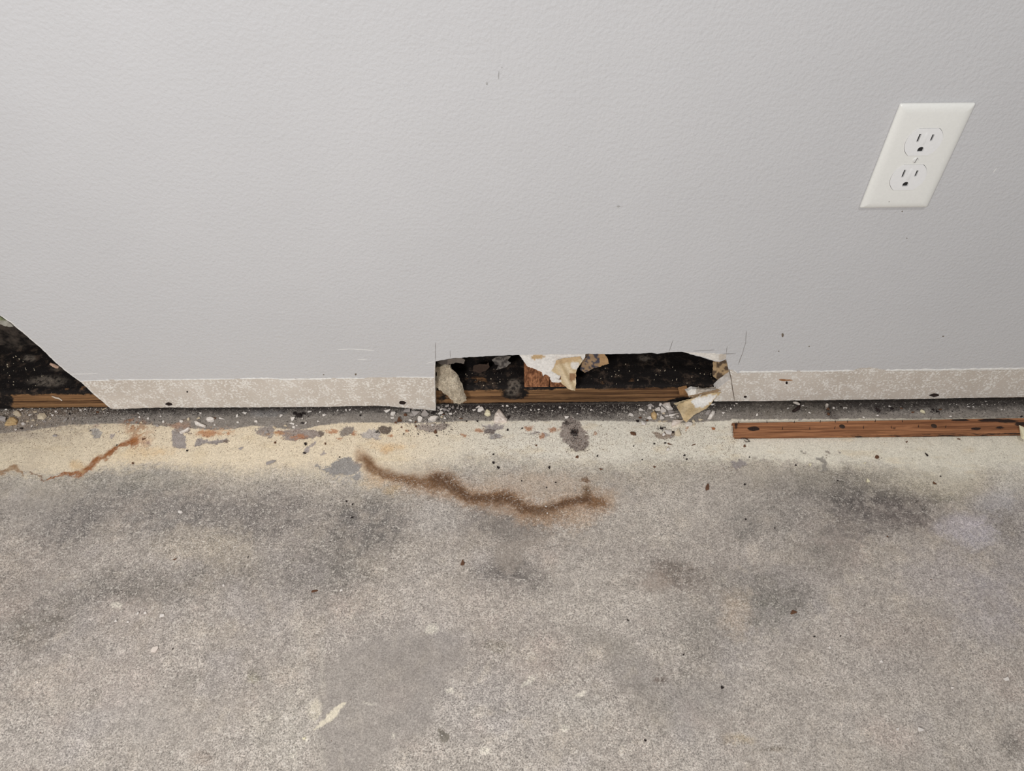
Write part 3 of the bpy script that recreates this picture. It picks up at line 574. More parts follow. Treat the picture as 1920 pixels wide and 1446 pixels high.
# ------------------------------------------------------------------ framing inside the wall
def build_plate():
    xs = np.arange(-1.6, 1.6001, 0.0022)
    prof = [(0.0136, -0.0002), (0.0134, 0.004), (0.0134, 0.008), (0.0134, 0.012), (0.0134, 0.016), (0.0134, 0.020), (0.0134, 0.024), (0.0135, 0.028), (0.0139, 0.0308), (0.0150, 0.0325)] + [(0.0150 + 0.0035 * k, 0.0330) for k in range(1, 26)] + [(0.1025, 0.0330), (0.1025, -0.0002)]
    P = np.array([[x, y, z] for x in xs for (y, z) in prof]); m = len(prof); n = len(xs)
    mX = P[:, 0] * 1000; s = P[:, 1] * 1000 - P[:, 2] * 1000
    dn = fbm(mX / 9, s / 4, 4, 1); fr = (P[:, 1] < 0.0138) & (P[:, 2] > 0.001); tp = (P[:, 2] > 0.0325) & (P[:, 1] < 0.1)
    U, V = plan(P)
    mold_dark = np.zeros(len(P)); fuzz = np.zeros(len(P))
    mold_dark[tp] = 1.0; mold_dark[~fr & ~tp] = .8
    nn = fbm(mX / 16, s / 9, 4, 2)
    front_m = sstep(0.019, 0.034, P[:, 2]) * 0.75 + nn * .35
    mold_dark[fr] = np.clip(front_m[fr], 0, 1)
    def bl(cx, cy, rx, ry): return 1 - sstep(.3, 1.2, np.hypot((U - cx) / rx, (V - cy) / ry))
    mold_dark = np.maximum(mold_dark, .95 * bl(965, 738, 34, 15)); mold_dark = np.maximum(mold_dark, bl(5, 752, 26, 26)); mold_dark = np.maximum(mold_dark, bl(1285, 752, 40, 9)); mold_dark = np.maximum(mold_dark, .8 * bl(70, 734, 26, 6)); mold_dark = np.maximum(mold_dark, .6 * bl(830, 745, 14, 14))
    mold_dark = np.where(tp, np.maximum(mold_dark, .9), mold_dark)
    # brownish breaks in the mould on top of the plate
    brown = np.clip(bl(1180, 715, 110, 12) * .7 + bl(900, 712, 60, 12) * .75 + bl(1240, 690, 60, 16) * .35 + bl(130, 728, 70, 8) * .8 + bl(1050, 722, 60, 8) * .6, 0, 1) * sstep(-.3, .5, nn + .3 * dn)
    mold_dark = np.where(tp, mold_dark - brown * .75, mold_dark)
    fuzz = np.clip(bl(965, 720, 16, 12) + bl(55, 672, 16, 8) + bl(90, 715, 50, 14) * .8 + bl(960, 735, 18, 10) * .8 + bl(110, 690, 24, 10) * .5 + bl(30, 650, 30, 10) * .4 + bl(1210, 672, 20, 8) * .8, 0, 1)
    P[:, 1] += np.where(fr, -0.0005 * dn, 0); P[:, 2] += np.where(tp, 0.0011 * dn + .001 * nn, 0)
    fs = [(i * m + j, i * m + j + 1, (i + 1) * m + j + 1, (i + 1) * m + j) for i in range(n - 1) for j in range(m - 1)]
    fs = [f[::-1] for f in fs]
    o = mesh_obj('sill_plate', P, fs, TIMBER, smooth=True)
    fattr(o.data, 'mold_dark', mold_dark); fattr(o.data, 'fuzz', fuzz)
    tint = np.ones((len(P), 3)); tint[:, 0] = 1.0; tint *= (0.92 + .14 * fbm(mX / 60, s / 30, 2, 0))[:, None]
    cattr(o.data, 'tint', tint)
    return tag(o, 'mouldy brown timber plate lying along the floor inside the wall', 'timber plate')
build_plate()
# far side of the cavity
xs = np.arange(-1.6, 1.601, 0.02); zs = np.concatenate([np.arange(0.0, 0.3, 0.01), [0.4, 0.8, 1.6, 2.4]])
P = np.array([(x, 0.1035 + .0015 * math.sin(x * 31) * math.sin(z * 47), z) for x in xs for z in zs]); m = len(zs)
back = mesh_obj('wall_cavity', P, [(i * m + j, (i + 1) * m + j, (i + 1) * m + j + 1, i * m + j + 1) for i in range(len(xs) - 1) for j in range(m - 1)], m_plain('mould_blackened_board', (24, 21, 20), (84, 74, 66), 60, 1.0, 0.002))
tag(back, 'mould-blackened back board inside the wall cavity', kind='structure')
def stud(x0, x1, label):
    nz = 40; vs = []; fs = []
    r = random.Random(int(x0 * 1e4)); zz = [0.0334 + (2.36 - 0.0334) * (k / nz) ** 3 for k in range(nz + 1)]
    for z in zz:
        j = [r.uniform(-.0005, .0005) for _ in range(8)]
        b = 0.0012
        vs += [(x0 + b, .0132 + j[0], z), ((x0 * 2 + x1) / 3, .0132 + j[1], z), ((x0 + 2 * x1) / 3, .0132 + j[2], z), (x1 - b, .0132 + j[3], z), (x1, .0145, z), (x1, .1020, z), (x0, .1020, z), (x0, .0145, z)]
    for k in range(nz):
        for i in range(8): fs.append((8 * k + i, 8 * k + (i + 1) % 8, 8 * k + 8 + (i + 1) % 8, 8 * k + 8 + i))
    fs += [tuple(reversed(range(8))), tuple(8 * nz + i for i in range(8))]
    o = mesh_obj('wall_stud', vs, fs, STUD); return tag(o, label, 'stud', 'studs inside the wall')
sx = lambda px: float(on_y(px, 715, 0.0135)[0])
stud(sx(983), sx(1030.5), 'orange-brown timber stud end left of the hanging torn paper'); stud(sx(1031.5), sx(1079), 'brown timber stud mostly hidden behind the hanging torn paper')

# ------------------------------------------------------------------ torn sheets
def sheet(name, outline, depth, thick, mat, parent=None, cell=2.6, jit=0.7, colfun=None, seed=0, rough=0.0006, zoff=None):
    o = densify(outline, cell, jit, seed)
    xs = [p[0] for p in o]; ys = [p[1] for p in o]
    r = random.Random(seed); ex = []
    y = min(ys) + cell / 2
    while y < max(ys):
        x = min(xs) + cell / 2
        while x < max(xs):
            p = (x + r.uniform(-.4, .4) * cell * .5, y + r.uniform(-.4, .4) * cell * .5)
            if inside(p, o) and min(math.hypot(p[0] - a, p[1] - b) for a, b in o) > cell * .55: ex.append(p)
            x += cell
        y += cell
    p2, f = cdt(o, (), ex)
    A = np.array(p2); nz = fbm(A[:, 0] / 9 + seed, A[:, 1] / 9, 4, seed % 5)
    vs = []
    for (x, y), k in zip(p2, nz):
        yy = depth(x, y) + rough * k
        v = on_y(x, y, yy)
        if v[2] < 0.0008: v = on_z(x, y, 0.0008)
        vs.append(v)
    bm = bmesh.new(); bv = [bm.verts.new(v) for v in vs]
    for q in f:
        try: bm.faces.new([bv[i] for i in q])
        except ValueError: pass
    bmesh.ops.delete(bm, geom=[v for v in bm.verts if not v.link_faces], context='VERTS')
    bmesh.ops.recalc_face_normals(bm, faces=bm.faces); bm.normal_update()
    if sum(fc.normal.y * fc.calc_area() for fc in bm.faces) > 0: bmesh.ops.reverse_faces(bm, faces=bm.faces)
    bm.normal_update()
    bmesh.ops.solidify(bm, geom=list(bm.faces), thickness=thick)
    ob = bm_obj(name, bm, mat, parent)
    n = len(ob.data.vertices); co = np.empty(n * 3, np.float32); ob.data.vertices.foreach_get('co', co); co = co.reshape(-1, 3).astype(float)
    U, V = plan(co)
    cols = np.empty((n, 3))
    jn = fbm(U / 5 + seed, V / 5, 3, 2)
    for i in range(n): cols[i] = np.array(lin(colfun(U[i] + 2 * jn[i], V[i] + 2 * jn[i]))) * 1.08
    cattr(ob.data, 'col', cols)
    return ob
def inpoly(pts): return lambda u, v: inside((u, v), pts)
# hanging torn gypsum and paper in front of the studs
tan1 = inpoly([(993, 667), (1010, 665), (1025, 668), (1014, 673), (1000, 674)])
def c_torn(u, v):
    if tan1(u, v): return (192, 164, 126)
    return (226, 222, 217)
t0 = empty('torn_board_scrap', on_y(1035, 735, 0.008)); tag(t0, 'white torn drywall face with tan paper folded over, hanging before the studs', 'torn board')
def reparent(o, p):
    o.parent = p; o.matrix_parent_inverse = Matrix.Translation(-Vector(p.location))
    return o
reparent(sheet('gypsum_face', [(973, 664.5), (1098, 663.3), (1096, 672), (1090, 680), (1078, 684), (1068, 692), (1054, 700), (1048, 712), (1044, 717), (1034, 716), (1031, 711), (1033, 708), (1022, 702), (1018.5, 706), (1016, 698), (1000, 691), (990, 688), (982, 678)],
      lambda x, y: 0.0016 - 0.0010 * sstep(675, 715, y), 0.0030, SHEET, colfun=c_torn, seed=5), t0)
def c_fold(u, v):
    if inside((u, v), [(1071, 680), (1086, 679), (1084, 692), (1070, 690)]): return (222, 216, 208)
    if v < 681 - .2 * (u - 1060): return (196, 168, 130)
    if inside((u, v), [(1068, 700), (1081, 698), (1079, 712), (1068, 714)]): return (150, 116, 86)
    k = 0.5 + 0.5 * math.sin((u - v * .6) * .35)
    return tuple(a + (b - a) * k for a, b in zip((198, 176, 140), (222, 204, 174)))
reparent(sheet('paper_fold', [(1043, 676), (1060, 672), (1088, 669), (1092, 676), (1088, 684), (1083, 690), (1080, 700), (1080, 716), (1078.5, 733), (1066, 730), (1056, 722), (1050, 716), (1052, 706), (1034, 696), (1040, 686)],
      lambda x, y: -0.0004 - 0.0040 * math.exp(-((x - (1046 + (y - 676) * .45)) / 7) ** 2) - 0.0018 * sstep(700, 730, y), 0.0005, SHEET, colfun=c_fold, seed=6), t0)
reparent(sheet('paper_curl', [(1040, 712), (1056, 714), (1050, 717), (1044, 717.5), (1034, 716)], lambda x, y: -0.002, 0.0008, SHEET, colfun=lambda u, v: (228, 224, 219), seed=7), t0)
def c_blue(u, v):
    k = fbm(np.array(u / 4), np.array(v / 4), 3, 1)
    if u > 1124: return (176, 142, 104)
    return (74, 72, 82) if k > 0.0 else (158, 132, 104)
tag(sheet('paper_scrap', [(1092, 664), (1132, 663.6), (1139, 672), (1142, 682), (1134, 684), (1124, 688), (1112, 691), (1102, 697), (1096, 699), (1088, 694), (1091, 680)], lambda x, y: 0.0130 + 0.004 * sstep(680, 700, y), 0.0005, SHEET, colfun=c_blue, seed=8), 'blue-grey mouldy paper scrap hanging right of the studs', 'paper scrap')
def c_rb(u, v):
    k = fbm(np.array(u / 7), np.array(v / 7), 3, 2)
    return (176, 150, 116) if k > -0.1 else (92, 76, 62)
tag(sheet('paper_scrap', [(1337, 677), (1350, 679), (1361, 674), (1366, 690), (1370, 711), (1360, 717), (1346, 714), (1336, 704)], lambda x, y: 0.0132 + 0.006 * sstep(1362, 1338, x), 0.0006, SHEET, colfun=c_rb, seed=9), 'tan backing paper at the right end of the middle hole', 'paper scrap')
def c_gr(u, v):
    k = fbm(np.array(u / 6), np.array(v / 6), 3, 3)
    return (112, 106, 100) if k > 0 else (70, 65, 62)
tag(sheet('paper_scrap', [(922, 675), (930, 670), (944, 668), (958, 668), (952, 676), (958, 680), (950, 688), (938, 692), (930, 694), (935, 685), (928, 684)], lambda x, y: 0.030 - .006 * sstep(670, 690, y), 0.0006, SHEET, colfun=c_gr, seed=10), 'grey crumpled paper scrap in the dark left of the studs', 'paper scrap')
tag(sheet('paper_scrap', [(888, 686), (898, 683), (912, 684), (916, 680), (918, 688), (910, 696), (898, 700), (886, 696)], lambda x, y: 0.040, 0.0008, SHEET, colfun=lambda u, v: (70, 56, 48), seed=11), 'dark brown scrap of rotten paper beside the wool tuft', 'paper scrap')
tag(sheet('paper_scrap', [(818, 677), (846, 673), (866, 671), (872, 676), (870, 682), (856, 680), (848, 682), (832, 684), (822, 682)], lambda x, y: 0.0132, 0.0006, SHEET, colfun=lambda u, v: (110, 102, 95) if u > 840 else (80, 74, 70), seed=12), 'grey torn paper shred under the upper left corner of the hole', 'paper scrap')
# torn white tongue at the hole's upper right corner
reparent(sheet('torn_paper_edge', [(1283, 660.3), (1300, 661.5), (1335, 663), (1361.5, 664), (1361.5, 672.5), (1355, 675), (1348, 677.5), (1340, 676.5), (1325, 671.5), (1305, 666)], lambda x, y: -0.0009, 0.0007, SHEET, colfun=lambda u, v: (222, 216, 208) if u < 1349 else (196, 186, 174), seed=13, rough=.0003), wall)
# broken drywall corner drooping to the floor
t1 = empty('broken_board_flap', on_z(1290, 788, 0)); tag(t1, 'broken drywall corner with tan paper drooping to the floor', 'torn board')
def c_flap(u, v):
    if inside((u, v), [(1294, 752), (1306, 745), (1318, 744), (1332, 740), (1343, 740), (1338, 750), (1328, 758), (1314, 765), (1304, 764), (1300, 758)]): return (228, 224, 219)
    k = 0.5 + 0.5 * math.sin(u * .22 + v * .15)
    return tuple(a + (b - a) * k for a, b in zip((188, 164, 126), (206, 184, 148)))
reparent(sheet('paper_flap', [(1269, 762), (1274, 757), (1294, 749), (1312, 744), (1334, 738), (1346, 737), (1352, 736), (1340, 748), (1333, 758), (1326, 765), (1318, 769), (1308, 774), (1300, 779), (1290, 789), (1287, 792), (1281, 787), (1277, 776)],
      lambda x, y: -0.002 - 0.028 * sstep(745, 792, y) - 0.004 * sstep(1340, 1290, x), 0.0009, SHEET, colfun=c_flap, seed=14, rough=.0008), t1)
reparent(sheet('broken_gypsum', [(1289, 733), (1298, 730), (1318, 730), (1338, 730), (1348, 729), (1343, 733), (1330, 737), (1318, 740), (1306, 744), (1292, 745), (1290, 740)], lambda x, y: 0.002 - .003 * sstep(728, 745, y), 0.006, SHEET, colfun=lambda u, v: (226, 221, 214) if (v > 738 or u < 1305) else (176, 166, 154), seed=15, rough=.002), t1)
reparent(sheet('paper_fold', [(1290, 743), (1310, 739), (1330, 735), (1346, 730), (1352, 732), (1340, 738), (1318, 743), (1300, 748)], lambda x, y: -0.001, 0.0008, SHEET, colfun=lambda u, v: (152, 128, 102), seed=16), t1)
reparent(sheet('paper_shred', [(1263, 757), (1280, 752), (1298, 748), (1300, 750), (1282, 756), (1268, 760)], lambda x, y: -0.001, 0.0008, SHEET, colfun=lambda u, v: (186, 170, 140), seed=17), t1)
tag(sheet('wood_splinter', [(1272, 731), (1288, 727), (1290, 733), (1289, 739), (1275, 741)], lambda x, y: 0.008, 0.004, SHEET, colfun=lambda u, v: (150, 112, 76), seed=18), 'short brown wood splinter beside the broken drywall corner', 'splinter')

tag(sheet('paper_scrap', [(-12, 588), (0, 594), (10, 600), (20, 607), (24, 613), (10, 612), (0, 608), (-12, 606)], lambda x, y: 0.014, 0.003, SHEET, colfun=lambda u, v: (160, 156, 146) if v > 600 else (120, 124, 96), seed=23, rough=.002), 'pale crumbling scrap at the top of the diagonal hole', 'paper scrap')
# insulation tuft
def wool_y(x, y):
    t = sstep(690, 756, y); c1 = 842 + (y - 690) * .38; c2 = 822 + (y - 700) * .50
    b = math.exp(-((x - c1) / 15) ** 2) + .75 * math.exp(-((x - c2) / 9) ** 2) * sstep(704, 716, y)
    return 0.020 - 0.016 * t - 0.010 * b
def c_wool(u, v):
    k = fbm(np.array(u / 8), np.array(v / 12), 3, 1); k2 = float(np.clip(.5 + .6 * k, 0, 1)); d = sstep(712, 686, v)
    a = tuple(p + (q - p) * k2 for p, q in zip((158, 145, 126), (200, 188, 168)))
    return a
w0 = empty('insulation_tuft', on_y(850, 757, 0.008)); tag(w0, 'matted grey-tan insulation tuft spilling out at the left end of the hole', 'insulation')
reparent(sheet('wool_body', [(818, 688), (830, 687), (846, 692), (856, 700), (862, 712), (868, 726), (873, 742), (875, 751), (868, 755), (860, 758), (851, 757), (846, 749), (836, 740), (826, 732), (818, 726)], wool_y, 0.006, WOOL, colfun=c_wool, seed=19, rough=.0025, jit=1.4), w0)
vs = []; fs = []
for k in range(170):
    x = random.uniform(818, 874); y = random.uniform(688, 757)
    if not inside((x, y), [(817, 686), (846, 690), (866, 714), (876, 752), (860, 759), (846, 752), (817, 728)]): continue
    p = on_y(x, y, wool_y(x, y) - 0.001); a = random.gauss(1.1, .6); L = random.uniform(.003, .007)
    d = np.array([math.cos(a) * .6, -random.uniform(0, .5), -math.sin(a)]) * L; q = np.array([-d[2], 0, d[0]]); q = q / (np.linalg.norm(q) + 1e-9) * .00011
    b = len(vs); mid = p + d * .5 + np.array([0, -.0012, 0.0006]); vs += [p - q, p + q, mid + q, mid - q, p + d]; fs += [(b, b + 1, b + 2, b + 3), (b + 3, b + 2, b + 4)]
fb = mesh_obj('loose_fibres', vs, fs, m_plain('wool_fibre', (150, 138, 120), (196, 184, 166), 500, 1, 0)); fb['kind'] = 'stuff'; reparent(fb, w0)

# ------------------------------------------------------------------ outlet
def build_outlet():
    cx, cz = 0.3957, 0.3810; y0 = -0.0006
    root = empty('wall_outlet', (cx, y0, cz)); tag(root, 'white duplex wall outlet with cover plate high on the grey wall', 'outlet')
    def rrect(w, h, r, n=5):
        out = []
        for sx_, sz_, a0 in ((1, 1, 0), (-1, 1, 90), (-1, -1, 180), (1, -1, 270)):
            for k in range(n + 1):
                a = math.radians(a0 + 90 * k / n); out.append((sx_ * (w / 2 - r) + r * math.cos(a), sz_ * (h / 2 - r) + r * math.sin(a)))
        return out
    def facepoly(dz, grow=0.0, n=14):
        R = 0.01715 + grow; H = 0.0143 + grow; a = math.asin(H / R); out = []
        for k in range(n + 1): t = -a + 2 * a * k / n; out.append((R * math.cos(t), dz + R * math.sin(t)))
        for k in range(n + 1): t = math.pi - a + 2 * a * k / n; out.append((R * math.cos(t), dz + R * math.sin(t)))
        return out
    def circ(x, z, r, n=18): return [(x + r * math.cos(2 * math.pi * k / n), z + r * math.sin(2 * math.pi * k / n)) for k in range(n)]
    # plate: rim rings plus a pierced centre
    vs = []; fs = []; rings = [(0.0014, 0.0), (0.0014, -0.0013), (0.0001, -0.0013), (0, -0.0022)] + [(0.0085 * (1 - math.cos(t)), -0.0022 - 0.0034 * math.sin(t)) for t in [math.radians(a) for a in (15, 30, 45, 60, 75, 90)]]
    m = len(rrect(1, 1, .1))
    for ins, y in rings: vs += [(x, y, z) for x, z in rrect(0.0698 - 2 * ins, 0.1143 - 2 * ins, max(0.0006, 0.0016 - ins * .1))]
    for k in range(len(rings) - 1):
        for i in range(m): fs.append((k * m + i, k * m + (i + 1) % m, (k + 1) * m + (i + 1) % m, (k + 1) * m + i))
    holes = [facepoly(0.01945, 0.0003), facepoly(-0.01945, 0.0003), circ(0, 0, 0.0024)]
    ins, yf = rings[-1]
    inner = rrect(0.0698 - 2 * ins, 0.1143 - 2 * ins, max(0.0006, 0.0016 - ins * .1))
    pv, pf, nf = prism(inner, holes, yf, yf + 0.0035)
    b = len(vs); vs += pv; npl = len(pv) // 2; on = len(inner)
    for q in pf:
        if all(i % npl < on for i in q) and len(q) == 4 and any(i >= npl for i in q): continue
        if all(i >= npl for i in q): continue
        fs.append(tuple(b + i for i in q))
    o = mesh_obj('cover_plate', vs, fs, PLASTIC, root)
    bm = bmesh.new(); bm.from_mesh(o.data); bmesh.ops.remove_doubles(bm, verts=bm.verts, dist=1e-6); bmesh.ops.recalc_face_normals(bm, faces=bm.faces); bm.to_mesh(o.data); bm.free()
    for p in o.data.polygons: p.use_smooth = abs(p.normal.y) > 0.05 or True
    o.data.set_sharp_from_angle(angle=math.radians(32))
    for dz in (0.01945, -0.01945):
        r = empty('receptacle', (0, 0, 0)); r.parent = root
        def slot(x, z, w, h): return [(x - w / 2, dz + z - h / 2), (x + w / 2, dz + z - h / 2), (x + w / 2, dz + z + h / 2), (x - w / 2, dz + z + h / 2)]
        g = [(0.0028 * math.cos(math.radians(a)), dz - 0.0080 + 0.0026 * math.sin(math.radians(a)) + .0006) for a in range(0, 181, 20)] + [(-0.0028, dz - 0.0102), (0.0028, dz - 0.0102)]
        sl = [slot(-0.0063, 0.0046, 0.0021, 0.0088), slot(0.0063, 0.0046, 0.0021, 0.0072), g]
        pv, pf, nf = prism(facepoly(dz), sl, -0.0062, -0.0020)
        f = mesh_obj('receptacle_face', pv, pf, PLASTIC2, r)
        for s_ in sl:
            x0 = min(p[0] for p in s_) - .0002; x1 = max(p[0] for p in s_) + .0002; z0 = min(p[1] for p in s_) - .0002; z1 = max(p[1] for p in s_) + .0002
            mesh_obj('slot_contact', [(x0, -.0045, z0), (x1, -.0045, z0), (x1, -.0045, z1), (x0, -.0045, z1), (x0, -.0021, z0), (x1, -.0021, z0), (x1, -.0021, z1), (x0, -.0021, z1)], [(0, 1, 2, 3), (7, 6, 5, 4), (0, 4, 5, 1), (1, 5, 6, 2), (2, 6, 7, 3), (3, 7, 4, 0)], SLOT, r)
        # raised rib between the slots
        rb = [(-.0016, -.0062, dz - .0030), (.0016, -.0062, dz - .0030), (.0016, -.0062, dz + .0105), (-.0016, -.0062, dz + .0105), (0, -.0067, dz - .0016), (0, -.0067, dz + .0092)]
        mesh_obj('rib', rb, [(0, 4, 5, 3), (1, 2, 5, 4), (0, 1, 4), (2, 3, 5)], PLASTIC2, r, True)
    # screw with a slot
    bm = bmesh.new(); R = 0.0031; n = 20
    c1 = [bm.verts.new((R * math.cos(2 * math.pi * k / n), -0.0054, R * math.sin(2 * math.pi * k / n))) for k in range(n)]
    c2 = [bm.verts.new((R * .72 * math.cos(2 * math.pi * k / n), -0.0066, R * .72 * math.sin(2 * math.pi * k / n))) for k in range(n)]
    for k in range(n): bm.faces.new((c1[k], c1[(k + 1) % n], c2[(k + 1) % n], c2[k]))
    bm.faces.new(c2)
    s0 = bm_obj('screw', bm, SCREW, root)
    a = math.radians(10); u = Vector((math.sin(a), 0, math.cos(a))); w = Vector((math.cos(a), 0, -math.sin(a)))
    q = [u * sz * .0027 + w * sw * .00035 + Vector((0, yy, 0)) for yy in (-.00668, -.0058) for sz, sw in ((-1, -1), (-1, 1), (1, 1), (1, -1))]
    mesh_obj('screw_slot', q, [(0, 1, 2, 3), (0, 4, 5, 1), (1, 5, 6, 2), (2, 6, 7, 3), (3, 7, 4, 0)], m_simple('screw_slot_shadow', (120, 116, 112), .8), s0)
    sp = (on_y(1667, 378, -.006)); k = .0007
    mesh_obj('speck', [(sp[0] - cx - k, -.0057, sp[2] - cz), (sp[0] - cx, -.0057, sp[2] - cz - k * .7), (sp[0] - cx + k, -.0057, sp[2] - cz), (sp[0] - cx, -.0057, sp[2] - cz + k * .7), (sp[0] - cx, -.0061, sp[2] - cz)], [(0, 1, 4), (1, 2, 4), (2, 3, 4), (3, 0, 4)], SPK, root)
build_outlet()

# ------------------------------------------------------------------ tack strip
def build_tack():
    H = 0.0064
    tl, bl_, tr, br = on_z(1384, 792.5, H), on_z(1376, 817.5, H), on_z(1920, 783.5, H), on_z(1920, 811.5, H)
    x_end = 0.98
    def edge(a, b, x): t = (x - a[0]) / (b[0] - a[0]); return a[1] + (b[1] - a[1]) * t
    xs = np.arange(min(tl[0], bl_[0]), x_end, 0.0022); ny = 12; P = []; rows = ny + 5
    r = random.Random(4)
    ends = [r.uniform(0, .006) for _ in range(rows)]
    for i, x in enumerate(xs):
        yb, yt = edge(bl_, br, x), edge(tl, tr, x)
        prof = [(yb, 0.0002), (yb, 0.0022), (yb, 0.0044), (yb + .0003, H - .0005)] + [(yb + .0008 + (yt - yb - .0016) * k / ny, H) for k in range(ny + 1)] + [(yt, H - .0006), (yt, .0002)]
        for j, (y, z) in enumerate(prof):
            xx = x
            if i == 0: xx = x + .010 * max(0, (j - 3)) / len(prof) * .6 + r.uniform(-.002, .003)
            P.append((xx, y, z))
    m = len(prof); P = np.array(P); n = len(xs)
    dn = fbm(P[:, 0] * 120, (P[:, 1] + P[:, 2]) * 900, 3, 2); P[:, 2] += np.where(P[:, 2] > H - .0002, .00025 * dn, 0)
    P[:, 1] += np.where(P[:, 2] < H - .001, .0004 * fbm(P[:, 0] * 60, P[:, 2] * 100, 3, 1), 0)
    fs = [(i * m + j, (i + 1) * m + j, (i + 1) * m + j + 1, i * m + j + 1) for i in range(n - 1) for j in range(m - 1)]
    fs = [f[::-1] for f in fs] if False else fs
    fs.append(tuple(range(m))); fs.append(tuple((n - 1) * m + j for j in reversed(range(m))))
    root = empty('tack_strip', ((tl[0] + x_end) / 2, (tl[1] + bl_[1]) / 2, 0)); tag(root, 'brown wooden carpet tack strip nailed along the floor at right', 'tack strip')
    o = mesh_obj('wood_strip', P, fs, TACK)
    U, V = plan(P)
    def b(cx, cy, rx, ry): return 1 - sstep(.3, 1.2, np.hypot((U - cx) / rx, (V - cy) / ry))
    mold_dark = np.zeros(len(P))
    for a in [(1413, 804, 16, 6, .9), (1380, 800, 6, 10, .6), (1800, 788, 24, 3, 1), (1858, 788, 34, 4, 1), (1890, 790, 30, 5, .8), (1830, 804, 14, 3.5, .9), (1875, 802, 14, 3.5, .8), (1676, 802, 8, 5, .5), (1915, 795, 20, 6, .8)]: mold_dark = np.maximum(mold_dark, a[4] * b(*a[:4]))
    bot = np.interp(U, [1380, 1500, 1600, 1920], [.2, .25, .42, .5]); mold_dark = np.maximum(mold_dark, np.where((P[:, 2] < H - .0004) & (P[:, 1] < -.025), bot, 0))  # front face of the strip darker, more strongly toward the right
    fattr(o.data, 'mold_dark', mold_dark); reparent(o, root)
    # tack pins
    bm = bmesh.new(); bmesh.ops.create_cone(bm, cap_ends=True, segments=7, radius1=.00065, radius2=.00018, depth=.0042); pin = bpy.data.meshes.new('tack_pin'); bm.to_mesh(pin); bm.free(); pin.materials.append(STEEL)
    for (x, y) in [(1438, 793), (1489, 793), (1538, 792), (1566, 792), (1589, 792), (1641, 791), (1692, 791.5), (1413, 806), (1467, 805), (1518, 805), (1565, 804), (1619, 803), (1671, 803), (1722, 801), (1773, 802), (1829, 805), (1876, 804), (1745, 787), (1385, 793)]:
        p = on_z(x, y, H); k = bpy.data.objects.new('tack_pin', pin); link(k); k.location = (p[0], p[1] + .0006, H + .0011); k.rotation_euler = (math.radians(-32 + random.uniform(-8, 8)), math.radians(random.uniform(-14, 14)), 0); reparent(k, root)
    bm = bmesh.new(); bmesh.ops.create_uvsphere(bm, u_segments=14, v_segments=8, radius=.0038); bmesh.ops.scale(bm, vec=(1, .9, .22), verts=bm.verts); nail = bpy.data.meshes.new('nail_head'); bm.to_mesh(nail); bm.free(); nail.materials.append(STEEL)
    for (x, y, s_) in [(1579, 800, 1.0), (1751, 799, 1.0)]:
        p = on_z(x, y, H); k = bpy.data.objects.new('nail_head', nail); link(k); k.location = (p[0], p[1], H + .0002); k.scale = (s_, s_, 1); reparent(k, root)
build_tack()

# ------------------------------------------------------------------ crumbs and debris
variants = []
for s in range(12):
    r = random.Random(100 + s); bm = bmesh.new()
    for _ in range(13):
        v = Vector((r.uniform(-1, 1), r.uniform(-1, 1), r.uniform(-1, 1)))
        if v.length > 1.15: v *= 1.15 / v.length
        if r.random() < .5: v.z = math.copysign(.95, v.z)
        bm.verts.new(v)
    bmesh.ops.convex_hull(bm, input=bm.verts)
    bmesh.ops.delete(bm, geom=[v for v in bm.verts if not v.link_faces], context='VERTS')
    xs = [v.co.x for v in bm.verts]; ys = [v.co.y for v in bm.verts]; zs = [v.co.z for v in bm.verts]
    for v in bm.verts: v.co = Vector(((v.co.x - (max(xs) + min(xs)) / 2) * 2 / (max(xs) - min(xs)), (v.co.y - (max(ys) + min(ys)) / 2) * 2 / (max(ys) - min(ys)), (v.co.z - min(zs)) / (max(zs) - min(zs))))
    variants.append(bm)
vmesh = {}
def crumb(px, py, w, h, mat, rot=0.0, flat=.55, label=None, cat='crumb', group=None, name='plaster_crumb', zbase=0.0, seed=None):
    k = (seed if seed is not None else int(px * 7 + py * 13)) % 12
    if (k, mat) not in vmesh:
        me = bpy.data.meshes.new(name); variants[k].to_mesh(me); me.materials.append(MATS[mat]); vmesh[(k, mat)] = me
    o = link(bpy.data.objects.new(name, vmesh[(k, mat)])); p = on_z(px, py + h * .10, zbase); s = mm_per_px(p)
    # height share of the outline seen from above at an angle
    hz = h * s * flat; hy = h * s * (1 - flat * .5) / math.sin(PITCH)
    o.location = (p[0], p[1], zbase - hz * .06); o.rotation_euler = (0, 0, math.radians(-rot)); o.scale = (w * s / 2, hy / 2, hz)
    return tag(o, label, cat, group)
DESC = dict(w='white plaster crumb', g='grey plaster crumb', t='tan paper-faced crumb', b='beige plaster crumb', c='cream crumb', d='black mould crumb', n='dark brown crumb', r='rust-coloured flake', p='pinkish plaster crumb')
REG = [(0, 235, 'under the diagonal cut at left'), (235, 425, 'by the left rust stain'), (425, 558, 'left of the black mould clods'), (558, 690, 'right of the black mould clods'), (690, 815, 'in the pile under the strip corner'), (815, 870, 'in the pile below the insulation tuft'),
       (870, 1000, 'in front of the timber, left of the studs'), (1000, 1150, 'in front of the timber, below the studs'), (1150, 1238, 'in the left part of the rubble'), (1238, 1350, 'in the rubble beside the drywall flap'), (1350, 1530, 'behind the left end of the tack strip'), (1530, 1700, 'behind the middle of the tack strip'), (1700, 1930, 'behind the right end of the tack strip')]
FAR = [(0, 480, 'at far left'), (480, 680, 'left of the brown tide mark'), (680, 1150, 'around the brown tide mark'), (1150, 1420, 'right of the brown tide mark'), (1420, 1930, 'below the tack strip')]
